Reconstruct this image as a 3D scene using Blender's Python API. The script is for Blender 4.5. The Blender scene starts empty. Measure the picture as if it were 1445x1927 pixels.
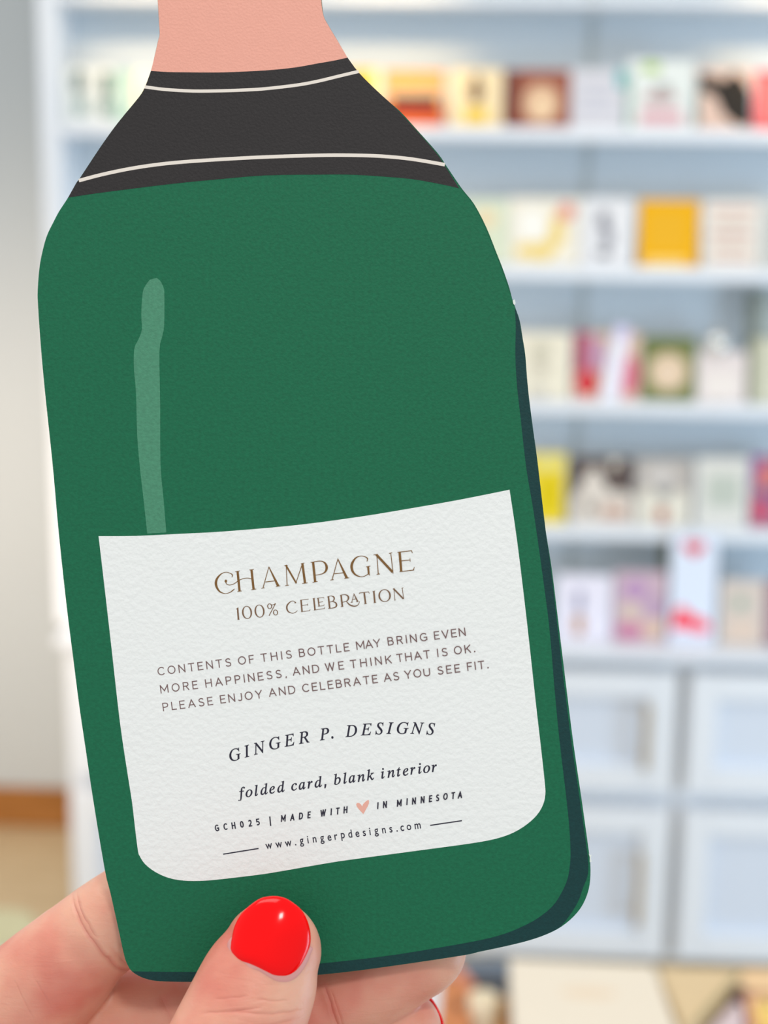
import bpy, bmesh, math, random
from mathutils import Vector, Matrix
from mathutils.geometry import tessellate_polygon
random.seed(7)
C = bpy.context.collection
sc = bpy.context.scene
PI = math.pi
# ------------------------------------------------------------------ camera
FPX, W_, H_ = 2894.0, 1445.0, 1927.0          # focal length in pixels of the 1445 x 1927 frame
CARD_D = 0.258                                 # the hand holds the card this far from the lens
cam_d = bpy.data.cameras.new('camera')
cam_d.sensor_fit = 'HORIZONTAL'; cam_d.sensor_width = 24.0
cam_d.lens = FPX / W_ * 24.0
cam_d.clip_start = 0.02; cam_d.clip_end = 50
cam = bpy.data.objects.new('camera', cam_d); C.objects.link(cam)
CAM = (Matrix.Translation((0, 0, 1.5)) @ Matrix.Rotation(math.radians(2.6), 4, 'Z')
       @ Matrix.Rotation(math.radians(90 - 11.78), 4, 'X') @ Matrix.Rotation(math.radians(0.7), 4, 'Z'))
cam.matrix_world = CAM
cam_d.dof.use_dof = True
cam_d.dof.focus_distance = CARD_D - 0.001
cam_d.dof.aperture_fstop = cam_d.lens / 4.3
sc.camera = cam
# ------------------------------------------------------------------ light
sc.view_settings.view_transform = 'Standard'
sc.view_settings.look = 'None'
sc.view_settings.gamma = 1
sc.view_settings.use_curve_mapping = False
sc.view_settings.exposure = 0.0
world = bpy.data.worlds.new('shop_daylight'); sc.world = world; world.use_nodes = True
bg = world.node_tree.nodes['Background']
bg.inputs[0].default_value = (0.935, 0.965, 0.985, 1); bg.inputs[1].default_value = 0.70

def aim(o, target):
    d = Vector(target) - o.location
    o.rotation_euler = d.to_track_quat('-Z', 'Y').to_euler()
def area(name, loc, target, size, power, col, sy=None):
    l = bpy.data.lights.new(name, 'AREA'); l.energy = power; l.color = col; l.size = size
    if sy: l.shape = 'RECTANGLE'; l.size_y = sy
    o = bpy.data.objects.new(name, l); C.objects.link(o); o.location = loc; aim(o, target); return o
def spot(name, loc, target, power, col, angle, blend=0.8, r=0.03):
    l = bpy.data.lights.new(name, 'SPOT'); l.energy = power; l.color = col
    l.spot_size = math.radians(angle); l.spot_blend = blend; l.shadow_soft_size = r
    o = bpy.data.objects.new(name, l); C.objects.link(o); o.location = loc; aim(o, target); return o
# ceiling panel lights of the shop, and the daylight of the shop window on the right
area('ceiling_panel', (-0.5, 0.5, 2.75), (0.0, 1.6, 0.6), 1.2, 14, (1.0, 0.965, 0.92), 0.6)
area('shelf_panel', (0.4, 1.6, 2.8), (0.2, 2.9, 1.4), 1.6, 10, (1.0, 0.95, 0.88), 0.5)
area('window_daylight', (2.4, 0.9, 0.6), (0.6, 2.8, 0.5), 1.3, 33, (0.54, 0.76, 1.0), 1.0)
area('ceiling_lamp', (0.20, -0.42, 2.15), (0.0, 0.25, 1.45), 0.11, 2.6, (1.0, 0.98, 0.95))  # added key light for the nail highlight and the card's top-down falloff
spot('floor_lamp_glow', (-1.3, 2.3, 1.0), (-0.85, 3.4, 0.62), 34.0, (1.0, 0.80, 0.62), 110, 1.0, 0.15)  # added fill: warm floor bounce on the lower left wall, no lamp there
for x in (-0.56, -0.15, 0.63):                            # ceiling downlights that wash the top row
    spot('downlight', (x, 1.9, 2.33), (x, 3.02, 1.73), 48.0, (1.0, 0.70, 0.36), 20, 1.0, 0.03)

# ------------------------------------------------------------------ helpers
def lin(r, g, b):
    f = lambda c: (c / 255 / 12.92) if c <= 10.3 else ((c / 255 + 0.055) / 1.055) ** 2.4
    return (f(r), f(g), f(b), 1)
_mats = {}
def mat(name, rgb, rough=0.6, spec=0.4, noise=None, bump=None, sss=0.0, coat=0.0, metal=0.0):
    """noise=(scale, amount) mottles the colour, bump=(scale, strength, distance)"""
    if name in _mats: return _mats[name]
    m = bpy.data.materials.new(name); m.use_nodes = True; _mats[name] = m
    nt = m.node_tree; p = nt.nodes['Principled BSDF']
    p.inputs['Base Color'].default_value = lin(*rgb); p.inputs['Roughness'].default_value = rough
    p.inputs['Specular IOR Level'].default_value = spec; p.inputs['Metallic'].default_value = metal
    p.inputs['Coat Weight'].default_value = coat; p.inputs['Coat Roughness'].default_value = 0.04
    if sss:
        p.inputs['Subsurface Weight'].default_value = sss
        p.inputs['Subsurface Radius'].default_value = (1.0, 0.35, 0.2); p.inputs['Subsurface Scale'].default_value = 0.0025
    tc = nt.nodes.new('ShaderNodeTexCoord')
    if noise:
        n = nt.nodes.new('ShaderNodeTexNoise'); n.inputs['Scale'].default_value = noise[0]; n.inputs['Detail'].default_value = 4
        nt.links.new(tc.outputs['Object'], n.inputs['Vector'])
        mx = nt.nodes.new('ShaderNodeMix'); mx.data_type = 'RGBA'
        c = lin(*rgb); a = noise[1]
        mx.inputs['A'].default_value = tuple(max(0, v * (1 - a)) for v in c[:3]) + (1,)
        mx.inputs['B'].default_value = tuple(min(1, v * (1 + a)) for v in c[:3]) + (1,)
        nt.links.new(n.outputs['Fac'], mx.inputs['Factor']); nt.links.new(mx.outputs['Result'], p.inputs['Base Color'])
    if bump:
        n = nt.nodes.new('ShaderNodeTexNoise'); n.inputs['Scale'].default_value = bump[0]; n.inputs['Detail'].default_value = 5
        nt.links.new(tc.outputs['Object'], n.inputs['Vector'])
        b = nt.nodes.new('ShaderNodeBump'); b.inputs['Strength'].default_value = bump[1]; b.inputs['Distance'].default_value = bump[2]
        nt.links.new(n.outputs['Fac'], b.inputs['Height']); nt.links.new(b.outputs['Normal'], p.inputs['Normal'])
    return m
def link(name, me, m, parent=None, smooth=False):
    o = bpy.data.objects.new(name, me); C.objects.link(o)
    if m: me.materials.append(m)
    if smooth:
        me.polygons.foreach_set('use_smooth', [True] * len(me.polygons))
    if parent: o.parent = parent
    return o
def from_bm(name, bm, m, parent=None, smooth=False):
    me = bpy.data.meshes.new(name); bm.to_mesh(me); bm.free(); return link(name, me, m, parent, smooth)
def tag(o, label=None, cat=None, group=None, kind=None):
    if label: o['label'] = label
    if cat: o['category'] = cat
    if group: o['group'] = group
    if kind: o['kind'] = kind
    return o
def empty(name, loc=(0, 0, 0), rz=0.0, mw=None):
    o = bpy.data.objects.new(name, None); C.objects.link(o); o.empty_display_size = 0.02
    if mw is not None: o.matrix_world = mw
    else: o.location = loc; o.rotation_euler = (0, 0, rz)
    return o
def bbox(bm, x0, x1, y0, y1, z0, z1, bevel=0.0):
    r = bmesh.ops.create_cube(bm, size=1)
    for v in r['verts']:
        v.co = Vector(((x0 + x1) / 2 + v.co.x * (x1 - x0), (y0 + y1) / 2 + v.co.y * (y1 - y0), (z0 + z1) / 2 + v.co.z * (z1 - z0)))
    if bevel:
        es = {e for v in r['verts'] for e in v.link_edges}
        bmesh.ops.bevel(bm, geom=list(es), offset=bevel, segments=2, affect='EDGES')
def box(name, x0, x1, y0, y1, z0, z1, m, parent=None, bevel=0.0):
    bm = bmesh.new(); bbox(bm, x0, x1, y0, y1, z0, z1, bevel); return from_bm(name, bm, m, parent)
def lathe(name, prof, m, parent=None, n=28, at=(0, 0, 0)):
    bm = bmesh.new(); rings = []
    for r, z in prof:
        rings.append([bm.verts.new((at[0] + r * math.cos(2 * PI * i / n), at[1] + r * math.sin(2 * PI * i / n), at[2] + z)) for i in range(n)])
    for a, b in zip(rings, rings[1:]):
        for i in range(n): bm.faces.new((a[i], a[(i + 1) % n], b[(i + 1) % n], b[i]))
    bm.faces.new(rings[0][::-1]); bm.faces.new(rings[-1])
    bmesh.ops.recalc_face_normals(bm, faces=bm.faces)
    return from_bm(name, bm, m, parent, True)
def ray(px, py, Y):
    """point where the sight line through photo point (px, py) meets the upright plane y = Y"""
    d = CAM.to_3x3() @ Vector(((px - W_ / 2) / FPX, (H_ / 2 - py) / FPX, -1))
    o = CAM.translation
    return o + d * ((Y - o.y) / d.y)
def catmull(P, k, closed=False):
    n = len(P); out = []
    rng = range(n if closed else n - 1)
    for i in rng:
        if closed: a, b, c, d = P[(i - 1) % n], P[i], P[(i + 1) % n], P[(i + 2) % n]
        else: a, b, c, d = P[max(i - 1, 0)], P[i], P[i + 1], P[min(i + 2, n - 1)]
        for j in range(k):
            t = j / k
            out.append(tuple(0.5 * (2 * b[q] + (c[q] - a[q]) * t + (2 * a[q] - 5 * b[q] + 4 * c[q] - d[q]) * t * t
                                    + (-a[q] + 3 * b[q] - 3 * c[q] + d[q]) * t ** 3) for q in range(len(b))))
    if not closed: out.append(tuple(P[-1]))
    return out
def plate(name, pts, z0, z1, m, parent=None):
    """flat plate with outline pts (x, y), from z0 up to z1 (z0 == z1: printed ink, one face layer)"""
    bm = bmesh.new()
    ar = sum(pts[i][0] * pts[(i + 1) % len(pts)][1] - pts[(i + 1) % len(pts)][0] * pts[i][1] for i in range(len(pts)))
    if ar < 0: pts = pts[::-1]
    tris = tessellate_polygon([[Vector((x, y, 0)) for x, y in pts]])
    top = [bm.verts.new((x, y, z1)) for x, y in pts]
    def tri(vs, t, flip):
        a, b, c = (vs[i] for i in t)
        n = (b.co - a.co).cross(c.co - a.co).z
        if (n < 0) != flip: a, c = c, a
        try: bm.faces.new((a, b, c))
        except ValueError: pass
    for t in tris: tri(top, t, False)
    if z1 > z0:
        bot = [bm.verts.new((x, y, z0)) for x, y in pts]
        for t in tris: tri(bot, t, True)
        n = len(pts)
        for i in range(n): bm.faces.new((bot[i], bot[(i + 1) % n], top[(i + 1) % n], top[i]))
    return from_bm(name, bm, m, parent)

# ------------------------------------------------------------------ the room
H0 = 0.0
m_wall = mat('wall_paint', (200, 206, 208), 0.75, 0.3, (3, 0.02), (220, 0.15, 0.001))
m_white = mat('white_lacquer', (236, 240, 245), 0.42, 0.45, (6, 0.015))
m_back = mat('pale_blue_panel', (205, 216, 224), 0.6, 0.35, (5, 0.02))
m_gap = mat('panel_joint', (196, 204, 206), 0.7)
WALL_Y = 3.42
def wood(name, a, b, scale):
    m = bpy.data.materials.new(name); m.use_nodes = True; nt = m.node_tree; p = nt.nodes['Principled BSDF']
    p.inputs['Roughness'].default_value = 0.4
    tc = nt.nodes.new('ShaderNodeTexCoord'); mp = nt.nodes.new('ShaderNodeMapping'); mp.inputs['Scale'].default_value = scale
    n = nt.nodes.new('ShaderNodeTexNoise'); n.inputs['Scale'].default_value = 6; n.inputs['Detail'].default_value = 8; n.inputs['Distortion'].default_value = 0.6
    r = nt.nodes.new('ShaderNodeValToRGB'); r.color_ramp.elements[0].color = lin(*a); r.color_ramp.elements[1].color = lin(*b)
    r.color_ramp.elements[0].position = 0.3; r.color_ramp.elements[1].position = 0.7
    nt.links.new(tc.outputs['Object'], mp.inputs[0]); nt.links.new(mp.outputs[0], n.inputs['Vector'])
    nt.links.new(n.outputs['Fac'], r.inputs[0]); nt.links.new(r.outputs[0], p.inputs['Base Color'])
    return m
m_base = wood('brown_baseboard_wood', (150, 95, 38), (182, 122, 62), (1, 8, 8))
m_floor = wood('tan_floor_wood', (188, 164, 126), (208, 186, 150), (1.5, 10, 1))
tag(box('wall_back', -3.0, 3.2, WALL_Y, WALL_Y + 0.1, 0, 3.0, m_wall), kind='structure')
fl = tag(box('floor', -3.0, 3.2, -0.6, WALL_Y, -0.05, -0.012, mat('floor_joint', (120, 96, 66))), kind='structure')
for i in range(26):                                       # boards run across the shop
    y1 = WALL_Y - i * 0.125
    if y1 < 0.2: break
    for k, (xa, xb) in enumerate(((-3.0, -1.05 + 0.3 * (i % 3)), (-1.05 + 0.3 * (i % 3), 0.9 + 0.25 * (i % 2)), (0.9 + 0.25 * (i % 2), 3.2))):
        box('plank', xa + 0.001, xb - 0.001, y1 - 0.1235, y1 - 0.0012, -0.012, 0.0, m_floor, fl)
tag(box('baseboard_back', -3.0, -0.60, WALL_Y - 0.016, WALL_Y, 0, 0.098, m_base, None, 0.004), 'brown wooden baseboard below the pale wall left of the shelves', kind='structure')

# ------------------------------------------------------------------ wall shelving unit
SF = 2.90                                                 # front of the open shelves
XL = ray(96, 300, SF).x - 0.018; XR = 1.55
zs = lambda py: ray(1060, py, SF).z
SH = [(-2, 10), (240, 265), (501, 527), (756, 780), (990, 1015)]   # top and bottom of each shelf edge in the photo
unit = tag(empty('shelving_unit', (XL, SF, 0)), 'tall white wall unit of open display shelves above cabinets', 'shelves')
unit_inv = Matrix.Translation((-XL, -SF, 0))
def ubox(name, x0, x1, y0, y1, z0, z1, m, bevel=0.002):
    return box(name, x0 - XL, x1 - XL, y0 - SF, y1 - SF, z0, z1, m, unit, bevel)
ctop_z = ray(1240, 1229, 2.80).z
ubox('side_panel', XL, XL + 0.035, SF - 0.0, WALL_Y - 0.002, ctop_z, 2.4, m_white)
ubox('side_panel', XR - 0.035, XR, SF, WALL_Y - 0.002, ctop_z, 2.4, m_white)
seam = ray(1092, 600, 3.02).x
ubox('back_panel', XL + 0.035, seam - 0.009, 3.02, 3.035, ctop_z, 2.4, m_back, 0.001)
ubox('back_panel', seam + 0.009, XR - 0.035, 3.02, 3.035, ctop_z, 2.4, m_back, 0.001)
ubox('joint_strip', seam - 0.009, seam + 0.009, 3.026, 3.040, ctop_z, 2.4, m_gap, 0)
shelf_z = []
for a, b in SH:
    zt, zb = zs(a), zs(b)
    ubox('shelf', XL + 0.035, XR - 0.035, SF, 3.02, zb, zt, m_white, 0.003); shelf_z.append(zt)
ubox('shelf', XL + 0.035, XR - 0.035, SF, 3.02, 2.05, 2.07, m_white, 0.003)
ubox('top_panel', XL, XR, SF, WALL_Y - 0.002, 2.4, 2.43, m_white)
CF = 2.82                                                 # front of the cabinets
XC = ray(122, 1500, CF).x
ct = tag(box('worktop', XC - 0.006, XR + 0.02, CF - 0.02, WALL_Y - 0.002, ctop_z - 0.018, ctop_z, m_white, None, 0.003),
         'long white worktop running over the cabinets under the shelves', 'worktop')
CZ = ctop_z - 0.018
XD = ray(1283, 1380, CF).x                                # joint between the third and fourth cabinet
cw = (XD - XC) / 3
m_door = mat('door_panel_lacquer', (220, 228, 240), 0.42, 0.45)  # white lacquer tinted darker and bluer, recess shade put into the colour
m_gold = mat('brushed_brass', (205, 190, 165), 0.35, 0.5, metal=0.6)
zc = lambda py: ray(1240, py, CF).z
ROWS = [(1266, 1492), (1524, 1803)]
clabels = ['white cabinet at the left end of the unit', 'white cabinet next to the left end of the unit',
           'white cabinet with two stacked doors right behind the green card', 'white cabinet at the right edge of the photo, beside the joint', 'white cabinet at the far right end of the worktop']
for i in range(5):
    x0 = XC + i * cw; x1 = x0 + cw
    if i == 4: x1 = XR + 0.0
    c = tag(empty('cabinet', (x0, CF, 0)), clabels[i], 'cabinet', 'cabinets under the shelves')
    w = x1 - x0
    box('body', 0.001, w - 0.001, 0.036, WALL_Y - CF - 0.003, 0.0, CZ, m_white, c, 0.001)
    for a, b in ROWS:
        zt, zb = zc(a), zc(b)
        g = 0.013
        bm = bmesh.new()                                  # rails and stiles round a recessed panel
        f = 0.052
        bbox(bm, g, g + f, 0, 0.02, zb, zt, 0.0015); bbox(bm, w - g - f, w - g, 0, 0.02, zb, zt, 0.0015)
        bbox(bm, g + f, w - g - f, 0, 0.02, zt - f, zt, 0.0015); bbox(bm, g + f, w - g - f, 0, 0.02, zb, zb + f, 0.0015)
        d = from_bm('door', bm, m_white, c)
        box('panel', g + f, w - g - f, 0.015, 0.02, zb + f, zt - f, m_door, d)
        hx = w - g - f - 0.006; mz = (zt + zb) / 2; hl = min(0.075, (zt - zb) * 0.27)
        bm = bmesh.new()
        bbox(bm, hx - 0.007, hx + 0.007, -0.028, -0.018, mz - hl, mz + hl, 0.002)
        for s in (-1, 1): bbox(bm, hx - 0.005, hx + 0.005, -0.02, 0.001, mz + s * hl * 0.75 - 0.005, mz + s * hl * 0.75 + 0.005)
        from_bm('handle', bm, m_gold, d)
        for s_ in (0.2, 0.8): box('hinge', g + 0.004, g + 0.018, 0.019, 0.038, zb + (zt - zb) * s_ - 0.02, zb + (zt - zb) * s_ + 0.02, m_gold, d)

# ------------------------------------------------------------------ cards on the shelves
def P(name, rgb): return mat('print_' + name, rgb, 0.6, 0.2)
m_env = mat('envelope_paper', (238, 236, 230), 0.7)
def ell(cx, cy, rx, ry, n=28, rot=0):
    return [(cx + rx * math.cos(2 * PI * i / n) * math.cos(rot) - ry * math.sin(2 * PI * i / n) * math.sin(rot),
             cy + rx * math.cos(2 * PI * i / n) * math.sin(rot) + ry * math.sin(2 * PI * i / n) * math.cos(rot)) for i in range(n)]
def rect(x0, y0, x1, y1): return [(x0, y0), (x1, y0), (x1, y1), (x0, y1)]
def display_card(row, px0, px1, py0, name, rgb, prints, label, group, Yc=None, lean=7, env=True, cat='card'):
    """a greeting card with its envelope behind it, standing on shelf `row` (1-5) and leaning back"""
    Yc = Yc or (SF + 0.024 if row < 5 else 2.868)
    zb = shelf_z[row] if row < 5 else ctop_z
    pb = {1: 236, 2: 497, 3: 752, 4: 988, 5: 1216}[row]
    a = ray(px0, (pb + py0) / 2, Yc); b = ray(px1, (pb + py0) / 2, Yc)
    h = (ray((px0 + px1) / 2, py0, Yc).z - zb) / math.cos(math.radians(lean)); w = b.x - a.x
    c = empty(name, (a.x, Yc, zb + 0.0009)); c.rotation_euler = (PI / 2 - math.radians(lean), 0, 0)   # local x right, y up, z to the front
    tag(c, label, cat, group)
    cm = mat('card_%d_%d_%d' % rgb, rgb, 0.6, 0.2, (60, 0.04))
    plate('front', rect(0, 0, w, h), 0.0, 0.0012, cm, c)
    if env: plate('envelope', rect(0.002, 0.001, w - 0.002, h * 0.985), -0.004, -0.0012, m_env, c)
    for k, (nm, col, pts) in enumerate(prints):
        pts = [(min(max(x, 0), 1) * w, min(max(y, 0), 1) * h) for x, y in pts]
        plate(nm, pts, 0.0012 + 0.00012 * k, 0.00135 + 0.00012 * k, P('%d_%d_%d' % col, col), c)
    return c
G = {1: 'greeting cards on the top visible shelf', 2: 'greeting cards on the second visible shelf', 3: 'greeting cards on the third visible shelf',
     4: 'greeting cards on the fourth visible shelf', 5: 'greeting cards on the worktop'}
wv = lambda x0, x1, y, t: rect(x0, y, x1, y + t)
S = display_card
# top row
S(1, 120, 212, 125, 'greeting_card', (228, 232, 228), [('blot', (70, 100, 100), ell(.30, .72, .13, .2)), ('blot', (120, 150, 148), ell(.35, .3, .12, .18)), ('blot', (70, 105, 100), ell(.85, .68, .12, .22)), ('blot', (95, 130, 125), ell(.85, .28, .13, .16))],
  'white card with dark teal blots, left of the green bottle card', G[1])
S(1, 214, 248, 133, 'greeting_card', (170, 205, 192), [('panel_print', (196, 220, 208), rect(.2, .2, .8, .8))], 'mint green card beside the teal-blotted card', G[1])
S(1, 250, 286, 132, 'greeting_card', (255, 250, 226), [('label_print', (250, 240, 205), rect(.2, .3, .8, .7))], 'small cream card standing at the bottle neck, far left shelf', G[1])  # white glow on glass put into the colour of a cream plate
S(1, 640, 716, 130, 'greeting_card', (250, 236, 205), [('band_print', (240, 190, 60), rect(.1, .45, .85, 1)), ('band_print', (250, 225, 160), rect(.1, .1, .85, .45))], 'cream and yellow card half behind the black band of the bottle card', G[1])
S(1, 722, 836, 133, 'greeting_card', (244, 170, 90), [('stripe', (225, 120, 50), rect(0, .0, 1, .22)), ('stripe', (196, 70, 40), rect(.04, .12, .96, .34)), ('stripe', (60, 50, 45), rect(.12, .34, .9, .54)), ('stripe', (215, 190, 160), rect(.0, .56, 1, .66))],
  'orange card with a sunset of dark and red stripes', G[1])
S(1, 846, 945, 130, 'greeting_card', (252, 226, 178), [('bottle_print', (120, 80, 52), ell(.5, .6, .14, .2)), ('neck_print', (90, 66, 50), rect(.44, .7, .56, .9)), ('base_print', (240, 200, 60), rect(.3, .05, .72, .32))],
  'cream card with a brown bottle above a yellow patch', G[1])
S(1, 948, 1074, 132, 'greeting_card', (158, 92, 72), [('shade_print', (120, 66, 52), rect(0, 0, .22, 1)), ('disc', (222, 180, 145), ell(.56, .42, .27, .34)), ('disc', (238, 205, 165), ell(.58, .36, .17, .24))],
  'brown card with a pale round figure', G[1])
S(1, 1076, 1176, 130, 'greeting_card', (214, 212, 216), [('line_print', (190, 190, 202), wv(.15, .8, .7, .06)), ('line_print', (190, 190, 202), wv(.2, .75, .5, .06)), ('line_print', (190, 190, 202), wv(.15, .8, .3, .06)), ('corner_print', (90, 180, 180), ell(.93, .84, .1, .17))],
  'pale lavender card with a teal patch at its top corner', G[1])
S(1, 1180, 1306, 112, 'greeting_card', (228, 232, 226), [('sprig', (170, 200, 90), ell(.36, .88, .14, .08)), ('doodle', (196, 160, 160), ell(.5, .44, .26, .09)), ('doodle', (176, 176, 170), ell(.54, .56, .14, .1)), ('doodle', (220, 170, 176), rect(.2, .06, .85, .26)), ('edge_print', (150, 178, 160), rect(0, 0, .07, .8))],
  'tall white card with a green sprig above a pink doodle', G[1])
S(1, 1312, 1414, 130, 'greeting_card', (226, 194, 176), [('black_shape', (44, 40, 36), [(.02, .92), (.05, .66), (.34, .54), (.5, .24), (.78, .05), (1, .06), (1, .62), (.85, .84), (.68, .97), (.48, .8), (.28, .88)]), ('edge_print', (90, 130, 120), rect(0, .05, .05, .7))],
  'peach card with a large black diagonal shape', G[1])
S(1, 1420, 1500, 134, 'greeting_card', (214, 90, 96), [('panel_print', (235, 120, 120), rect(.1, .1, .9, .9))], 'coral red card cut by the right edge of the photo', G[1])
# second row
S(2, 862, 956, 376, 'greeting_card', (222, 228, 200), [('peach_print', (240, 214, 170), ell(.55, .7, .2, .14)), ('green_print', (200, 214, 180), rect(.2, .1, .6, .4))], 'pale green card at the shoulder of the bottle card', G[2])
S(2, 958, 1092, 374, 'greeting_card', (242, 234, 216), [('yellow_print', (240, 212, 130), [(.1, .12), (.55, .06), (.8, .4), (.74, .78), (.6, .74), (.55, .35), (.12, .3)]), ('red_disc', (225, 140, 125), ell(.8, .8, .12, .13)), ('white_shape', (250, 246, 236), ell(.32, .6, .2, .24))],
  'cream card with a yellow swirl and a red disc', G[2])
S(2, 1095, 1192, 374, 'greeting_card', (232, 231, 232), [('squiggle', (120, 120, 130), ell(.42, .68, .12, .14)), ('squiggle', (150, 150, 158), ell(.5, .42, .13, .16)), ('squiggle', (110, 110, 112), ell(.44, .18, .15, .06))],
  'white card with a grey squiggle between the cream and yellow cards', G[2])
S(2, 1202, 1316, 377, 'greeting_card', (240, 176, 0), [('inner_print', (238, 178, 36), rect(.14, .22, .8, .84)), ('base_print', (250, 214, 120), rect(.14, 0, .8, .12))], 'bright yellow card with an orange inner square', G[2])
S(2, 1324, 1432, 378, 'greeting_card', (236, 228, 216), [('text_line', (214, 170, 158), wv(.12, .88, .8, .07)), ('text_line', (206, 178, 160), wv(.22, .8, .62, .06)), ('text_line', (206, 160, 150), wv(.12, .85, .45, .07)), ('text_line', (214, 180, 160), wv(.2, .8, .28, .06)), ('text_line', (206, 160, 150), wv(.15, .85, .12, .05))],
  'off-white card with rows of faded red text', G[2])
S(2, 1437, 1530, 378, 'greeting_card', (216, 216, 208), [('panel_print', (196, 196, 190), rect(.1, .1, .9, .9))], 'grey card cut by the right edge, beside the faded red text card', G[2])
# third row
S(3, 960, 1074, 628, 'greeting_card', (240, 232, 210), [('grey_print', (200, 194, 172), ell(.5, .72, .16, .12)), ('grey_print', (206, 198, 178), ell(.5, .45, .14, .12)), ('grey_print', (206, 200, 186), rect(.3, .02, .66, .16))], 'cream card with three grey marks', G[3])
S(3, 1080, 1204, 628, 'greeting_card', (228, 196, 176), [('red_print', (176, 84, 104), rect(.0, .42, .26, 1)), ('red_disc', (214, 50, 62), ell(.2, .26, .17, .2)), ('pink_print', (226, 120, 140), ell(.84, .38, .16, .3)), ('lilac_print', (206, 168, 196), rect(.24, .44, .5, .9)), ('yellow_print', (220, 210, 150), rect(.5, .5, .62, 1))],
  'pink and red patterned card in a cellophane sleeve', G[3])
bk = ray(1146, 745, SF + 0.010); bt = ray(1158, 615, SF + 0.012)  # glare on the cellophane sleeve, built as a white strip
glare = empty('paper_bookmark', (bk.x, SF + 0.010, shelf_z[3] + 0.0009)); glare.rotation_euler = (PI / 2 - 0.06, 0, 0)
tag(glare, 'slim white paper strip leaning in front of the pink and red card', 'bookmark')
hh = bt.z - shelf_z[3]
plate('strip', [(-0.017, 0.002), (0.018, 0), (0.034, hh), (0.006, hh)], 0, 0.001, mat('bookmark_paper', (244, 244, 255), 0.4), glare)
plate('print_band', [(0.004, hh * .82), (0.031, hh * .82), (0.034, hh), (0.006, hh)], 0.001, 0.0012, P('lilac', (222, 214, 246)), glare)
S(3, 1207, 1310, 636, 'greeting_card', (126, 132, 82), [('oval', (222, 196, 162), ell(.5, .46, .36, .3)), ('oval', (236, 210, 182), ell(.5, .44, .24, .2)), ('leaf_print', (104, 116, 62), rect(.05, .82, .95, .95))], 'olive green card with a peach oval', G[3])
S(3, 1312, 1406, 664, 'greeting_card', (232, 220, 216), [('pale_print', (240, 230, 222), rect(.15, .1, .85, .6))], 'pinkish white card under the silver ornament', G[3])
S(3, 1413, 1500, 640, 'greeting_card', (214, 212, 190), [('edge_print', (176, 176, 150), rect(0, 0, .2, 1))], 'beige green card at the right edge, in front of the tall dark card', G[3])
S(3, 1404, 1490, 548, 'tall_card', (120, 126, 118), [('panel_print', (170, 180, 178), rect(.3, .1, 1, 1))], 'tall dark grey-green card rising at the right edge', None, Yc=SF + 0.045)
orn = tag(empty('ornament', ray(1348, 646, SF + 0.036)), 'round silver bauble above the pinkish white card', 'ornament')
prof = [(0.0005, -0.024)] + [(0.024 * math.cos(a), 0.024 * math.sin(a)) for a in [(-80 + 10 * i) * PI / 180 for i in range(17)]] + [(0.0005, 0.024)]
lathe('ball', prof, mat('silver_ball', (236, 236, 232), 0.25, metal=0.7), orn)
lathe('cap', [(0.004, 0.023), (0.004, 0.028), (0.0005, 0.029)], m_gold, orn, 12)
pz = ray(1348, 646, SF + 0.036).z - shelf_z[3] - 0.0006
lathe('stand', [(0.014, -pz), (0.014, -pz + 0.004), (0.003, -pz + 0.008), (0.003, -0.02)], m_gold, orn, 14)
# fourth row
S(4, 975, 1064, 856, 'greeting_card', (240, 214, 60), [('yellow_disc', (226, 200, 10), ell(.66, .4, .22, .32)), ('pale_print', (236, 224, 130), rect(.3, .76, .95, .96))], 'yellow card with a deeper yellow disc by the edge of the bottle card', G[4])
S(4, 1074, 1192, 864, 'greeting_card', (92, 78, 74), [('peak', (226, 216, 204), [(.02, .0), (1, .0), (1, .42), (.82, .52), (.62, .48), (.42, .84), (.3, .84), (.1, .45), (.02, .4)]), ('peak', (232, 222, 206), [(.66, .78), (.8, .98), (.6, .96)]), ('window_print', (140, 132, 124), rect(.24, .16, .38, .34)), ('window_print', (206, 176, 160), rect(.5, .08, .9, .3))],
  'dark brown card with two pale gables', G[4])
S(4, 1196, 1303, 867, 'greeting_card', (186, 178, 170), [('house', (232, 226, 210), [(.05, .0), (.95, .0), (.95, .45), (.8, .55), (.5, .4), (.25, .58), (.05, .45)]), ('cloud_print', (214, 208, 202), ell(.45, .76, .3, .12)), ('grey_print', (160, 160, 158), ell(.5, .5, .16, .08)), ('red_spot', (176, 100, 80), ell(.48, .16, .11, .12))],
  'grey card with pale houses and a small red spot', G[4])
S(4, 1310, 1408, 866, 'greeting_card', (226, 224, 216), [('text_block', (196, 202, 190), rect(.22, .28, .85, .76))], 'white card with a grey-green block of text', G[4])
S(4, 1414, 1510, 862, 'greeting_card', (170, 120, 140), [('pattern', (150, 90, 150), rect(0, .6, .25, 1)), ('pattern', (226, 130, 110), ell(.3, .7, .15, .2)), ('pattern', (206, 80, 110), ell(.2, .25, .16, .2)), ('pattern', (120, 110, 150), rect(.2, .4, .5, .55))],
  'purple and red patterned card cut by the right edge', G[4])
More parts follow.
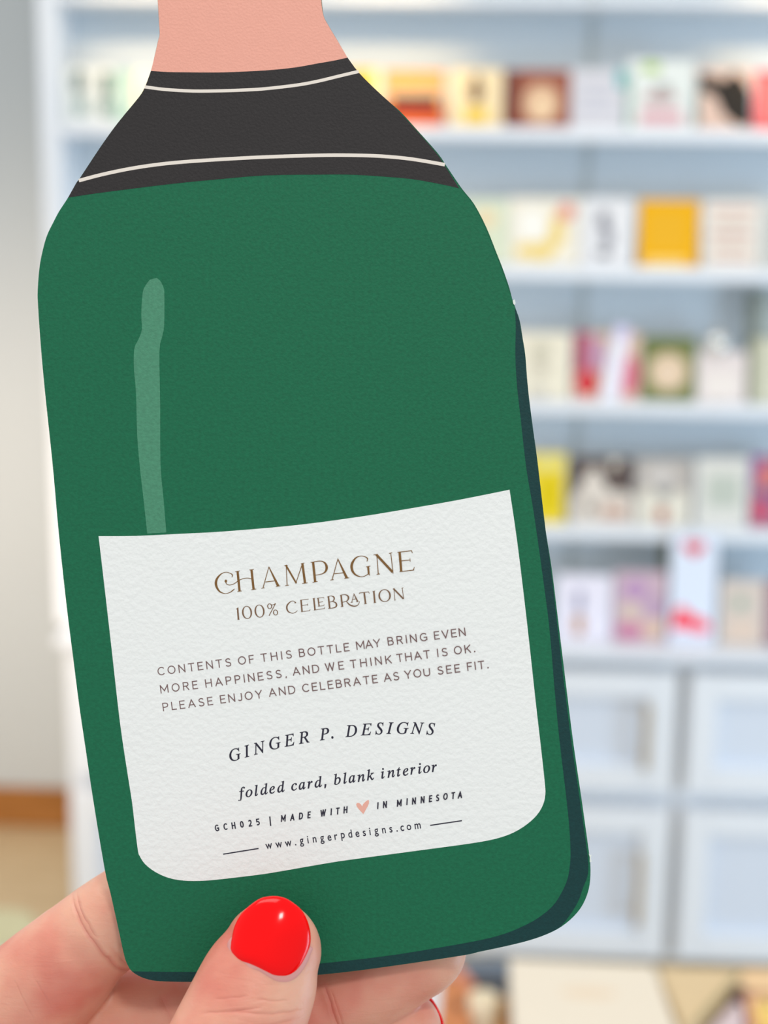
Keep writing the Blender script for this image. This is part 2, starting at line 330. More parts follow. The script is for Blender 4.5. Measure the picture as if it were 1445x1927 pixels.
# worktop row
S(5, 1046, 1150, 1086, 'greeting_card', (238, 234, 246), [('bottle_print', (150, 146, 170), ell(.42, .6, .08, .18)), ('bottle_print', (190, 140, 96), ell(.42, .24, .11, .16))], 'white card with a small brown bottle, on the worktop', G[5])
S(5, 1156, 1254, 1080, 'greeting_card', (208, 180, 192), [('blossom', (190, 150, 190), ell(.4, .74, .24, .14)), ('blossom', (220, 200, 180), ell(.32, .42, .18, .14)), ('blossom', (190, 160, 186), ell(.78, .5, .18, .16)), ('blossom', (206, 130, 160), ell(.3, .16, .28, .12)), ('blossom', (226, 196, 170), ell(.75, .2, .2, .14))],
  'mauve floral card left of the tall white card', G[5])
S(5, 1240, 1330, 1016, 'tall_card', (116, 118, 100), [('panel_print', (140, 142, 124), rect(.3, .1, .9, .9))], 'tall olive card mostly hidden behind the tall white card', None, Yc=2.93)  # dark olive sheet, shows as a strip left of the tall white one
S(5, 1262, 1350, 1008, 'tall_card', (228, 236, 250), [('red_heart', (224, 56, 76), [(.5, .78), (.72, .85), (.72, .9), (.6, .93), (.5, .9), (.4, .93), (.26, .9), (.26, .85)]), ('red_bow', (255, 70, 90), [(.05, .12), (.3, .14), (.5, .12), (.75, .1), (.92, .14), (.8, .22), (.5, .26), (.3, .34), (.15, .32), (.08, .22)])],
  'tall white card with a red heart on top and a red shape below', None, Yc=2.862)
S(5, 1356, 1440, 1096, 'greeting_card', (218, 204, 192), [('green_print', (160, 180, 160), ell(.45, .64, .12, .12)), ('peach_print', (226, 204, 186), rect(.15, .05, .85, .4))], 'beige card with a small green mark, right of the tall white card', G[5])
S(5, 1441, 1520, 1096, 'greeting_card', (150, 120, 130), [('panel_print', (190, 150, 160), rect(.2, .1, .9, .9))], 'dark mauve card cut by the right edge, on the worktop', G[5])

# ------------------------------------------------------------------ product table in front of the shelves
TZ = 0.66
def rayz(px, py, z):
    d = CAM.to_3x3() @ Vector(((px - W_ / 2) / FPX, (H_ / 2 - py) / FPX, -1)); o = CAM.translation
    return o + d * ((z - o.z) / d.z)
tb = tag(empty('table', (0.1, 1.15, 0)), 'white product table standing in front of the shelves', 'table')
box('tabletop', -0.85, 0.85, -0.42, 0.42, TZ - 0.03, TZ, m_white, tb, 0.004)
for sx in (-1, 1):
    for sy in (-1, 1):
        box('leg', sx * 0.80 - 0.022, sx * 0.80 + 0.022, sy * 0.37 - 0.022, sy * 0.37 + 0.022, 0, TZ - 0.03, m_white, tb, 0.003)
def prism(name, corners, zt, zb, m, label, cat, lid=None, bev=0.003):
    """box-like thing on the table: top outline given by sight lines meeting height zt"""
    pts = [rayz(x, y, zt) for x, y in corners]
    cx = sum(p.x for p in pts) / len(pts); cy = sum(p.y for p in pts) / len(pts)
    o = tag(empty(name, (cx, cy, zb)), label, cat)
    q = [(p.x - cx, p.y - cy) for p in pts]
    h = zt - zb
    lh = h if lid is None else h * 0.65
    e = plate('body', [(x * 0.985, y * 0.985) for x, y in q] if lid else q, 0.0, lh if lid is None else h * 0.9, m, o)
    if lid: plate('lid', q, h * 0.66, h, lid, o)
    return o, q, h
m_cream = mat('cream_board', (240, 228, 208), 0.6, 0.3, (30, 0.02))
o, q, h = prism('gift_box', [(958, 1804), (1228, 1817), (1300, 2010), (972, 2010)], 0.78, TZ, m_cream, 'large cream gift box on the table, low at the centre right', 'box', m_cream)
a = rayz(1108, 1868, 0.78) - o.location
plate('logo_print', ell(a.x, a.y, 0.026, 0.010), h, h + 0.0003, P('tan_logo', (238, 218, 192)), o)
m_kraft = mat('kraft_board', (222, 194, 150), 0.7, 0.3, (40, 0.05))
o, q, h = prism('kraft_box', [(1240, 1820), (1394, 1824), (1304, 1925), (1290, 1944)], 0.755, TZ, m_kraft, 'tan kraft paper box right of the cream gift box', 'box', mat('kraft_lid', (226, 200, 158), 0.7, 0.3, (40, 0.05)))
a, b = rayz(1381, 1828, 0.755) - o.location, rayz(1296, 1922, 0.755) - o.location
n = Vector((b.y - a.y, a.x - b.x, 0)).normalized() * 0.004
plate('ribbon', [(a.x - n.x * 2.5, a.y - n.y * 2.5), (a.x - n.x, a.y - n.y), (b.x - n.x, b.y - n.y), (b.x - n.x * 2.5, b.y - n.y * 2.5)], h, h + 0.0012, mat('olive_ribbon', (176, 160, 118), 0.6), o)  # darker strip laid on top for the near edge of the lid
prism('paper_pouch', [(1382, 1884), (1396, 1892), (1402, 1990), (1344, 1990), (1336, 1936)], 0.74, TZ, mat('lilac_paper', (226, 208, 212), 0.6), 'pale lilac paper pouch in front of the kraft box', 'pouch')
prism('book', [(1392, 1822), (1480, 1824), (1480, 1868), (1378, 1862)], 0.735, TZ, mat('peach_cover', (244, 206, 158), 0.6), 'peach covered book behind the coral book at the right edge', 'book')
prism('book', [(1400, 1874), (1490, 1876), (1490, 1912), (1408, 1908)], 0.742, TZ, mat('coral_cover', (238, 178, 150), 0.6), 'coral book in front of the peach covered book', 'book')
tn = rayz(1382, 1862, 0.742)
t = tag(empty('tin', (tn.x, tn.y, TZ)), 'small brown tin between kraft box and coral book', 'tin')
lathe('body', [(0.011, 0), (0.012, 0.002), (0.012, 0.066), (0.011, 0.068)], mat('brown_tin', (130, 84, 66), 0.4), t)
lathe('lid', [(0.0125, 0.066), (0.0125, 0.080), (0.011, 0.082)], mat('brown_lid', (104, 66, 56), 0.35), t)
cn = rayz(1452, 1895, 0.745)
t = tag(empty('candle', (cn.x, cn.y, TZ)), 'yellow candle in a jar cut by the right edge', 'candle')
lathe('jar', [(0.017, 0), (0.019, 0.003), (0.019, 0.080), (0.018, 0.084)], mat('yellow_wax', (255, 216, 120), 0.3, 0.5), t)
lathe('wick', [(0.0008, 0.084), (0.0008, 0.092)], mat('wick', (60, 50, 40)), t, 8)
o, q, h = prism('book', [(866, 1806), (958, 1806), (962, 1831), (862, 1829)], 0.745, TZ, mat('slate_cover', (112, 124, 138), 0.6), 'slate blue book behind the cream cup', 'book')
prism('notebook', [(842, 1812), (864, 1814), (896, 1852), (872, 1856)], 0.752, TZ, mat('coral_red', (214, 140, 112), 0.6), 'thin coral notebook beside the fingertip', 'notebook')
o, q, h = prism('wooden_box', [(832, 1842), (884, 1838), (884, 1975), (820, 1975)], 0.75, TZ, mat('orange_wood', (206, 130, 78), 0.5, 0.4, (25, 0.15)), 'orange-brown wooden box with a black slot next to the fingertips', 'box')
a = rayz(864, 1893, 0.75) - o.location
plate('slot', ell(a.x, a.y, 0.0035, 0.010), h, h + 0.0004, mat('slot_black', (22, 16, 12), 0.6), o)
cn = rayz(908, 1852, 0.765)
t = tag(empty('cup', (cn.x, cn.y - 0.02, TZ)), 'cream ceramic cup left of the large gift box', 'cup')
lathe('body', [(0.010, 0.0), (0.0125, 0.003), (0.0135, 0.09), (0.0135, 0.104), (0.0120, 0.105), (0.0118, 0.05), (0.001, 0.046)], mat('cream_glaze', (250, 236, 206), 0.35), t)
cn = rayz(946, 1870, 0.76)
t = tag(empty('bottle', (cn.x, cn.y - 0.01, TZ)), 'small amber glass bottle squeezed against the gift box', 'bottle')
lathe('body', [(0.007, 0), (0.008, 0.002), (0.008, 0.07), (0.004, 0.082), (0.004, 0.090)], mat('amber_glass', (206, 146, 72), 0.2, 0.6), t)
lathe('cap', [(0.0048, 0.089), (0.0048, 0.100)], mat('amber_cap', (190, 150, 96), 0.4), t, 16)
cn = rayz(-6, 1752, 0.74)
t = tag(empty('bowl', (cn.x, cn.y, TZ)), 'white glazed bowl at the left edge above the index finger', 'bowl')
lathe('body', [(0.018, 0), (0.020, 0.003), (0.034, 0.05), (0.040, 0.082), (0.0375, 0.082), (0.031, 0.05), (0.016, 0.01), (0.001, 0.008)], mat('pale_glaze', (226, 222, 206), 0.25, 0.6), t)
lathe('rim', [(0.0378, 0.080), (0.0405, 0.080), (0.0405, 0.085), (0.0378, 0.085)], mat('olive_rim', (206, 198, 156), 0.3), t)

# ------------------------------------------------------------------ the bottle-shaped card
s = CARD_D / FPX                                          # metres per photo pixel in the card's plane
CARD = CAM @ Matrix.Translation((0, 0, -CARD_D))
L = lambda p: ((p[0] - W_ / 2) * s, (H_ / 2 - p[1]) * s)
card = tag(empty('greeting_card', mw=CARD), 'large green bottle-shaped folded card held up in front, with a white label', 'card')
LEFT = [(292, -60), (296.5, 0), (299.5, 50), (300, 66), (297, 78), (292, 100), (284, 133), (271.5, 166), (259.5, 185), (221, 232), (190, 275), (151, 334), (143.6, 344), (128, 372), (111, 398),
        (100, 419), (90.6, 438), (83.7, 458), (75, 498), (71, 545), (71.6, 576), (77, 654), (84.6, 737), (93.4, 820), (101, 895), (110.5, 1003), (124.5, 1133.5),
        (137.5, 1237), (149.5, 1331), (161, 1408.6), (174.5, 1500), (196.8, 1635), (207.6, 1680), (221.5, 1742), (233.6, 1797.6), (240.5, 1816.6), (249, 1828.7),
        (266.4, 1839), (287, 1845), (311, 1847), (367, 1848)]
BOT = [(367, 1848), (480, 1843), (605, 1834), (715, 1821), (867, 1798.6), (900, 1791.5), (950, 1781), (994.5, 1770), (1029, 1758), (1056, 1744), (1080, 1724), (1097, 1701.5), (1107.6, 1674), (1111, 1646.6), (1110.5, 1621)]
RFOLD = [(1110.5, 1621), (1108.5, 1606), (1095, 1509), (1079, 1400), (1067, 1305), (1054.5, 1203), (1038, 1069), (1027, 1000), (1011.7, 871), (1003.6, 812), (995.6, 750), (991.5, 709), (988.4, 668), (983.4, 636.5), (978, 604), (970, 580), (966.4, 569)]
RTOP = [(966.4, 569), (955, 540), (943, 505), (930, 472), (912, 427), (889, 383), (866, 354), (838, 313), (820, 286.5), (781, 242.7), (746, 204.7), (708, 169.6), (676, 137.4), (655.6, 111), (635, 76), (617.5, 46.8), (608.8, 29), (604.7, 0), (600, -60)]
CAPTOP = [(600, -60), (590, -250), (575, -300), (565, -420), (330, -425), (318, -300), (300, -250), (292, -60)]
def smooth(*runs, k=3, close=True):
    out = []
    for r in runs:
        q = catmull(r, k) if len(r) > 2 else list(r)
        if out and abs(out[-1][0] - q[0][0]) + abs(out[-1][1] - q[0][1]) < 0.01: q = q[1:]
        out += [tuple(p[:2]) for p in q]
    if close and abs(out[-1][0] - out[0][0]) + abs(out[-1][1] - out[0][1]) < 0.01: out.pop()
    return out
MM = 0.001
GRAIN = (2300, 0.8, 0.00010)
m_green = mat('green_print', (14, 104, 70), 0.6, 0.3, (1500, 0.26), GRAIN)
m_dgreen = mat('dark_green_print', (8, 58, 58), 0.6, 0.3, (1500, 0.26), GRAIN)
m_black = mat('black_print', (42, 38, 38), 0.6, 0.35, (1500, 0.26), GRAIN)
m_pink = mat('pink_print', (240, 170, 150), 0.5, 0.4, (500, 0.03), GRAIN)
m_creamline = mat('cream_print', (236, 226, 214), 0.6)
m_gloss = mat('streak_print', (72, 140, 108), 0.5, 0.4, (1500, 0.26), GRAIN)
m_label = mat('label_paper', (243, 245, 242), 0.7, 0.3, (80, 0.01), (1050, 1.0, 0.00016))
front_px = smooth(LEFT, BOT, RFOLD, RTOP, CAPTOP)
plate('front_leaf', [L(p) for p in front_px], -0.4 * MM, 0, m_green, card)
RTOP_B = [(x + 4.0 if 200 < y < 560 else x + 0.5, y - (1.5 if 200 < y < 560 else 0)) for x, y in RTOP]
back_px = smooth([(x + 4, y) for x, y in LEFT], [(x, y - 3) for x, y in BOT[:-3]] + BOT[-3:], RFOLD, RTOP_B, [(x, y) for x, y in CAPTOP])
plate('back_leaf', [L(p) for p in back_px], -1.6 * MM, -1.2 * MM, m_green, card)
fold = [(x, y) for x, y in RFOLD]
plate('fold', [L(p) for p in fold] + [L((x - 2.5, y)) for x, y in fold[::-1]], -1.6 * MM, -0.1 * MM, m_dgreen, card)
m_worn = mat('worn_paper_fibre', (232, 240, 234), 0.8)
for k, pts in enumerate(([(964.5, 566), (968, 563.5), (970, 571), (967.5, 574), (965.5, 571.5)], [(1107.5, 1606), (1110, 1609), (1112.5, 1608.5), (1111.5, 1615), (1113, 1621), (1109.5, 1622), (1109.5, 1613)])):
    plate('worn_corner', [L(p) for p in pts], 0, 0.25 * MM, m_worn, card)['label'] = 'white worn paper fibre at the end of the fold'
# neck: pink foil, black band, cream lines
PB = [(654, 108.5), (629, 114), (600, 119), (555, 127), (500, 132.5), (440, 135.5), (400, 136.4), (346, 136), (315, 135.5), (284, 133.5)]
neckL = [p for p in LEFT if p[1] < 134]; neckR = [p for p in RTOP if p[1] < 111]
ins = lambda pts, d: [(x + d, y) for x, y in pts]
plate('neck_foil', [L(p) for p in smooth(ins(neckL, .3), PB[::-1], ins(neckR, -.3), CAPTOP)], 0, 0.02 * MM, m_pink, card)
GB = [(128, 372), (173, 365), (242, 356), (294, 349.5), (346, 343.6), (415, 337), (500, 330), (600, 328.6), (658, 328.6), (717, 332), (775, 337), (834, 347.5), (864, 354.5)]
colL = [p for p in LEFT if 133 <= p[1] <= 372]; colR = [p for p in RTOP if 110 < p[1] <= 354]
plate('neck_band', [L(p) for p in smooth([PB[-1]] + ins(colL[1:-1], .3) + [GB[0]], GB, [GB[-1]] + ins(colR[1:-1], -.3) + [PB[0]], PB)], 0, 0.022 * MM, m_black, card)
def ribbon_pts(cl, w):
    q = catmull(cl, 4); up, dn = [], []
    for i, p in enumerate(q):
        a, b = q[max(i - 1, 0)], q[min(i + 1, len(q) - 1)]
        dx, dy = b[0] - a[0], b[1] - a[1]; l = math.hypot(dx, dy)
        up.append((p[0] - dy / l * w / 2, p[1] + dx / l * w / 2)); dn.append((p[0] + dy / l * w / 2, p[1] - dx / l * w / 2))
    return up + dn[::-1]
plate('cream_line', [L(p) for p in ribbon_pts([(272, 163.5), (311, 168.5), (363, 171.4), (415, 171), (460, 169.5), (500, 167), (560, 160), (600, 152.5), (635, 144), (675, 134.5)], 6)], 0.022 * MM, 0.04 * MM, m_creamline, card)
plate('cream_line', [L(p) for p in ribbon_pts([(148.5, 340), (190, 329), (242, 318), (294, 310), (346, 304.7), (415, 300), (500, 295.5), (600, 292.4), (658, 292.2), (717, 294), (775, 299.5), (837, 310)], 6.6)], 0.022 * MM, 0.04 * MM, m_creamline, card)
# darker printed shade down the right side and along the bottom
BI = [(968.6, 581), (970.5, 615), (969.6, 666), (972.6, 723), (979.4, 785), (990, 879), (1001, 944), (1009.5, 1000), (1023.6, 1101.7), (1034.5, 1189), (1043.6, 1298), (1052.6, 1392), (1063.5, 1483), (1070.8, 1552), (1073.5, 1600), (1072.6, 1625), (1068, 1653.5), (1056, 1681), (1039, 1706), (1011.7, 1728), (984, 1743), (950, 1757), (900, 1770), (798, 1788), (715, 1800.6), (605, 1813), (500, 1822), (379, 1828.7), (248, 1828)]
BO = [(249.5, 1828.4), (266.4, 1838.6), (287, 1844.6), (311, 1846.6), (367, 1847.6), (480, 1842.6), (605, 1833.6), (715, 1820.6), (867, 1798.2), (900, 1791.1), (950, 1780.6), (994.5, 1769.6), (1029, 1757.4), (1054, 1744), (1070, 1725), (1087, 1698), (1097, 1670.6), (1105, 1650), (1107, 1630), (1105, 1606), (1091.5, 1509), (1075.5, 1400), (1063.5, 1305), (1051.5, 1203), (1036.5, 1069), (1026.6, 1000), (1011.4, 871), (1003.3, 812), (995.3, 750), (991.2, 709), (987.8, 668), (983, 636.5), (977.6, 604), (969.8, 581)]
plate('shade_band', [L(p) for p in smooth(BI, BO)], 0, 0.02 * MM, m_dgreen, card)
ST = [(295, 523), (286, 525.3), (281, 527.6), (271.4, 541.6), (268, 555.6), (265.8, 592), (267, 620), (260, 639.7), (252.7, 656.5), (252, 693), (256, 740.5), (258, 816), (263, 877.8), (270, 939), (277, 1004), (313, 1002), (308, 942), (302, 872), (301.4, 760), (300, 662), (305, 634), (309, 611.7), (309.3, 555.6), (307.8, 541.6), (302, 529)]
plate('gloss_streak', [L(p) for p in smooth(ST[:15], ST[15:], [ST[-1], ST[0]])], 0, 0.02 * MM, m_gloss, card)
LT = [(185.5, 1009), (256, 1008.5), (340, 1004.5), (423.6, 1000), (560, 988), (679.6, 972), (759, 959), (859, 941.5), (958.7, 921.6)]
LR = [(958.7, 921.6), (973.6, 1023), (992, 1175.7), (1008, 1322), (1017, 1399.6), (1025, 1473), (1026, 1495), (1021.8, 1514), (1010.7, 1533), (991.6, 1551), (966, 1566.7), (934, 1578), (886.5, 1587), (791, 1600), (657, 1618), (600, 1627), (516.8, 1641.5), (475, 1647.5), (406, 1655.5), (373, 1657.7), (345, 1657), (317.5, 1652), (292.6, 1641), (273, 1626), (263, 1611), (259.5, 1600), (253.8, 1555), (248.3, 1508), (240, 1455.6), (225.7, 1359), (210.5, 1225), (198, 1115.7), (185.5, 1009)]
label = plate('label_panel', [L(p) for p in smooth(LT, LR)], 0.0, 0.03 * MM, m_label, card)

# ------------------------------------------------------------------ lettering on the label
ZT = 0.05 * MM
class Ink:
    def __init__(self): self.v = []; self.f = []; self.n = 0
    def stroke(self, pts, k=5):
        """pts (x, y, width) in photo pixels; the ribbon swells and thins like a pen"""
        self.n += 1; z = ZT + self.n * 1.5e-6
        q = catmull(pts, k) if len(pts) > 2 else list(pts); b = len(self.v)
        for i, p in enumerate(q):
            a, c = q[max(i - 1, 0)], q[min(i + 1, len(q) - 1)]
            dx, dy = c[0] - a[0], c[1] - a[1]; l = math.hypot(dx, dy) or 1
            for sg in (1, -1):
                x, y = L((p[0] + sg * dy / l * p[2] / 2, p[1] - sg * dx / l * p[2] / 2)); self.v.append((x, y, z))
        for i in range(len(q) - 1): self.f.append((b + 2 * i, b + 2 * i + 1, b + 2 * i + 3, b + 2 * i + 2))
    def poly(self, pts):
        self.n += 1; z = ZT + self.n * 1.5e-6; b = len(self.v); pts = [L(p) for p in pts]
        self.v += [(x, y, z) for x, y in pts]
        for t in tessellate_polygon([[Vector((x, y, 0)) for x, y in pts]]): self.f.append(tuple(b + i for i in t))
    def glyph(self, g, cx, by, rot, sx, sy, shear=0.0):
        """g = (verts, faces, x0, x1) with capital height 1; cx, by: centre and baseline in photo pixels"""
        vs, fs, x0, x1 = g; b = len(self.v); c, n = math.cos(rot), math.sin(rot); m = (x0 + x1) / 2
        for x, y in vs:
            u = (x - m) * sx + (y - 0.35) * shear * sy; w = y * sy
            self.v.append(L((cx + u * c - w * n, by - u * n - w * c)) + (ZT,))
        for f in fs: self.f.append(tuple(b + i for i in f))
    def done(self, m):
        me = bpy.data.meshes.new('lettering'); me.from_pydata(self.v, [], self.f); me.update()
        bm = bmesh.new(); bm.from_mesh(me)
        for f in bm.faces:
            f.normal_update()
            if f.normal.z < 0: f.normal_flip()
        bm.to_mesh(me); bm.free()
        return link('lettering', me, m, label)
def curve_mesh(c):
    o = bpy.data.objects.new('tmp', c); C.objects.link(o)
    dg = bpy.context.evaluated_depsgraph_get(); dg.update()
    me = bpy.data.meshes.new_from_object(o.evaluated_get(dg))
    vs = [tuple(v.co[:2]) for v in me.vertices]; fs = [tuple(p.vertices) for p in me.polygons]
    bpy.data.objects.remove(o); bpy.data.curves.remove(c); bpy.data.meshes.remove(me)
    return vs, fs
_g = {}
def sans(ch, bold=0.0):
    k = ('s', ch, bold)
    if k not in _g:
        c = bpy.data.curves.new('t', 'FONT'); c.body = ch; c.offset = bold; c.resolution_u = 6
        vs, fs = curve_mesh(c); vs = [(x / 0.682, y / 0.682) for x, y in vs]
        _g[k] = (vs, fs, min(v[0] for v in vs), max(v[0] for v in vs))
    return _g[k]
def serif(ch, bold=0.0):
    k = ('i', ch, bold)
    if k not in _g:
        c = bpy.data.curves.new('t', 'CURVE'); c.dimensions = '2D'; c.fill_mode = 'BOTH'; c.offset = bold
        for sp in GLYPHS[ch]:
            q = c.splines.new('POLY'); q.points.add(len(sp) // 2 - 1); q.use_cyclic_u = True
            for i in range(len(sp) // 2): q.points[i].co = (sp[2 * i] / 465, sp[2 * i + 1] / 465, 0, 1)
        vs, fs = curve_mesh(c)
        _g[k] = (vs, fs, min(v[0] for v in vs), max(v[0] for v in vs))
    return _g[k]
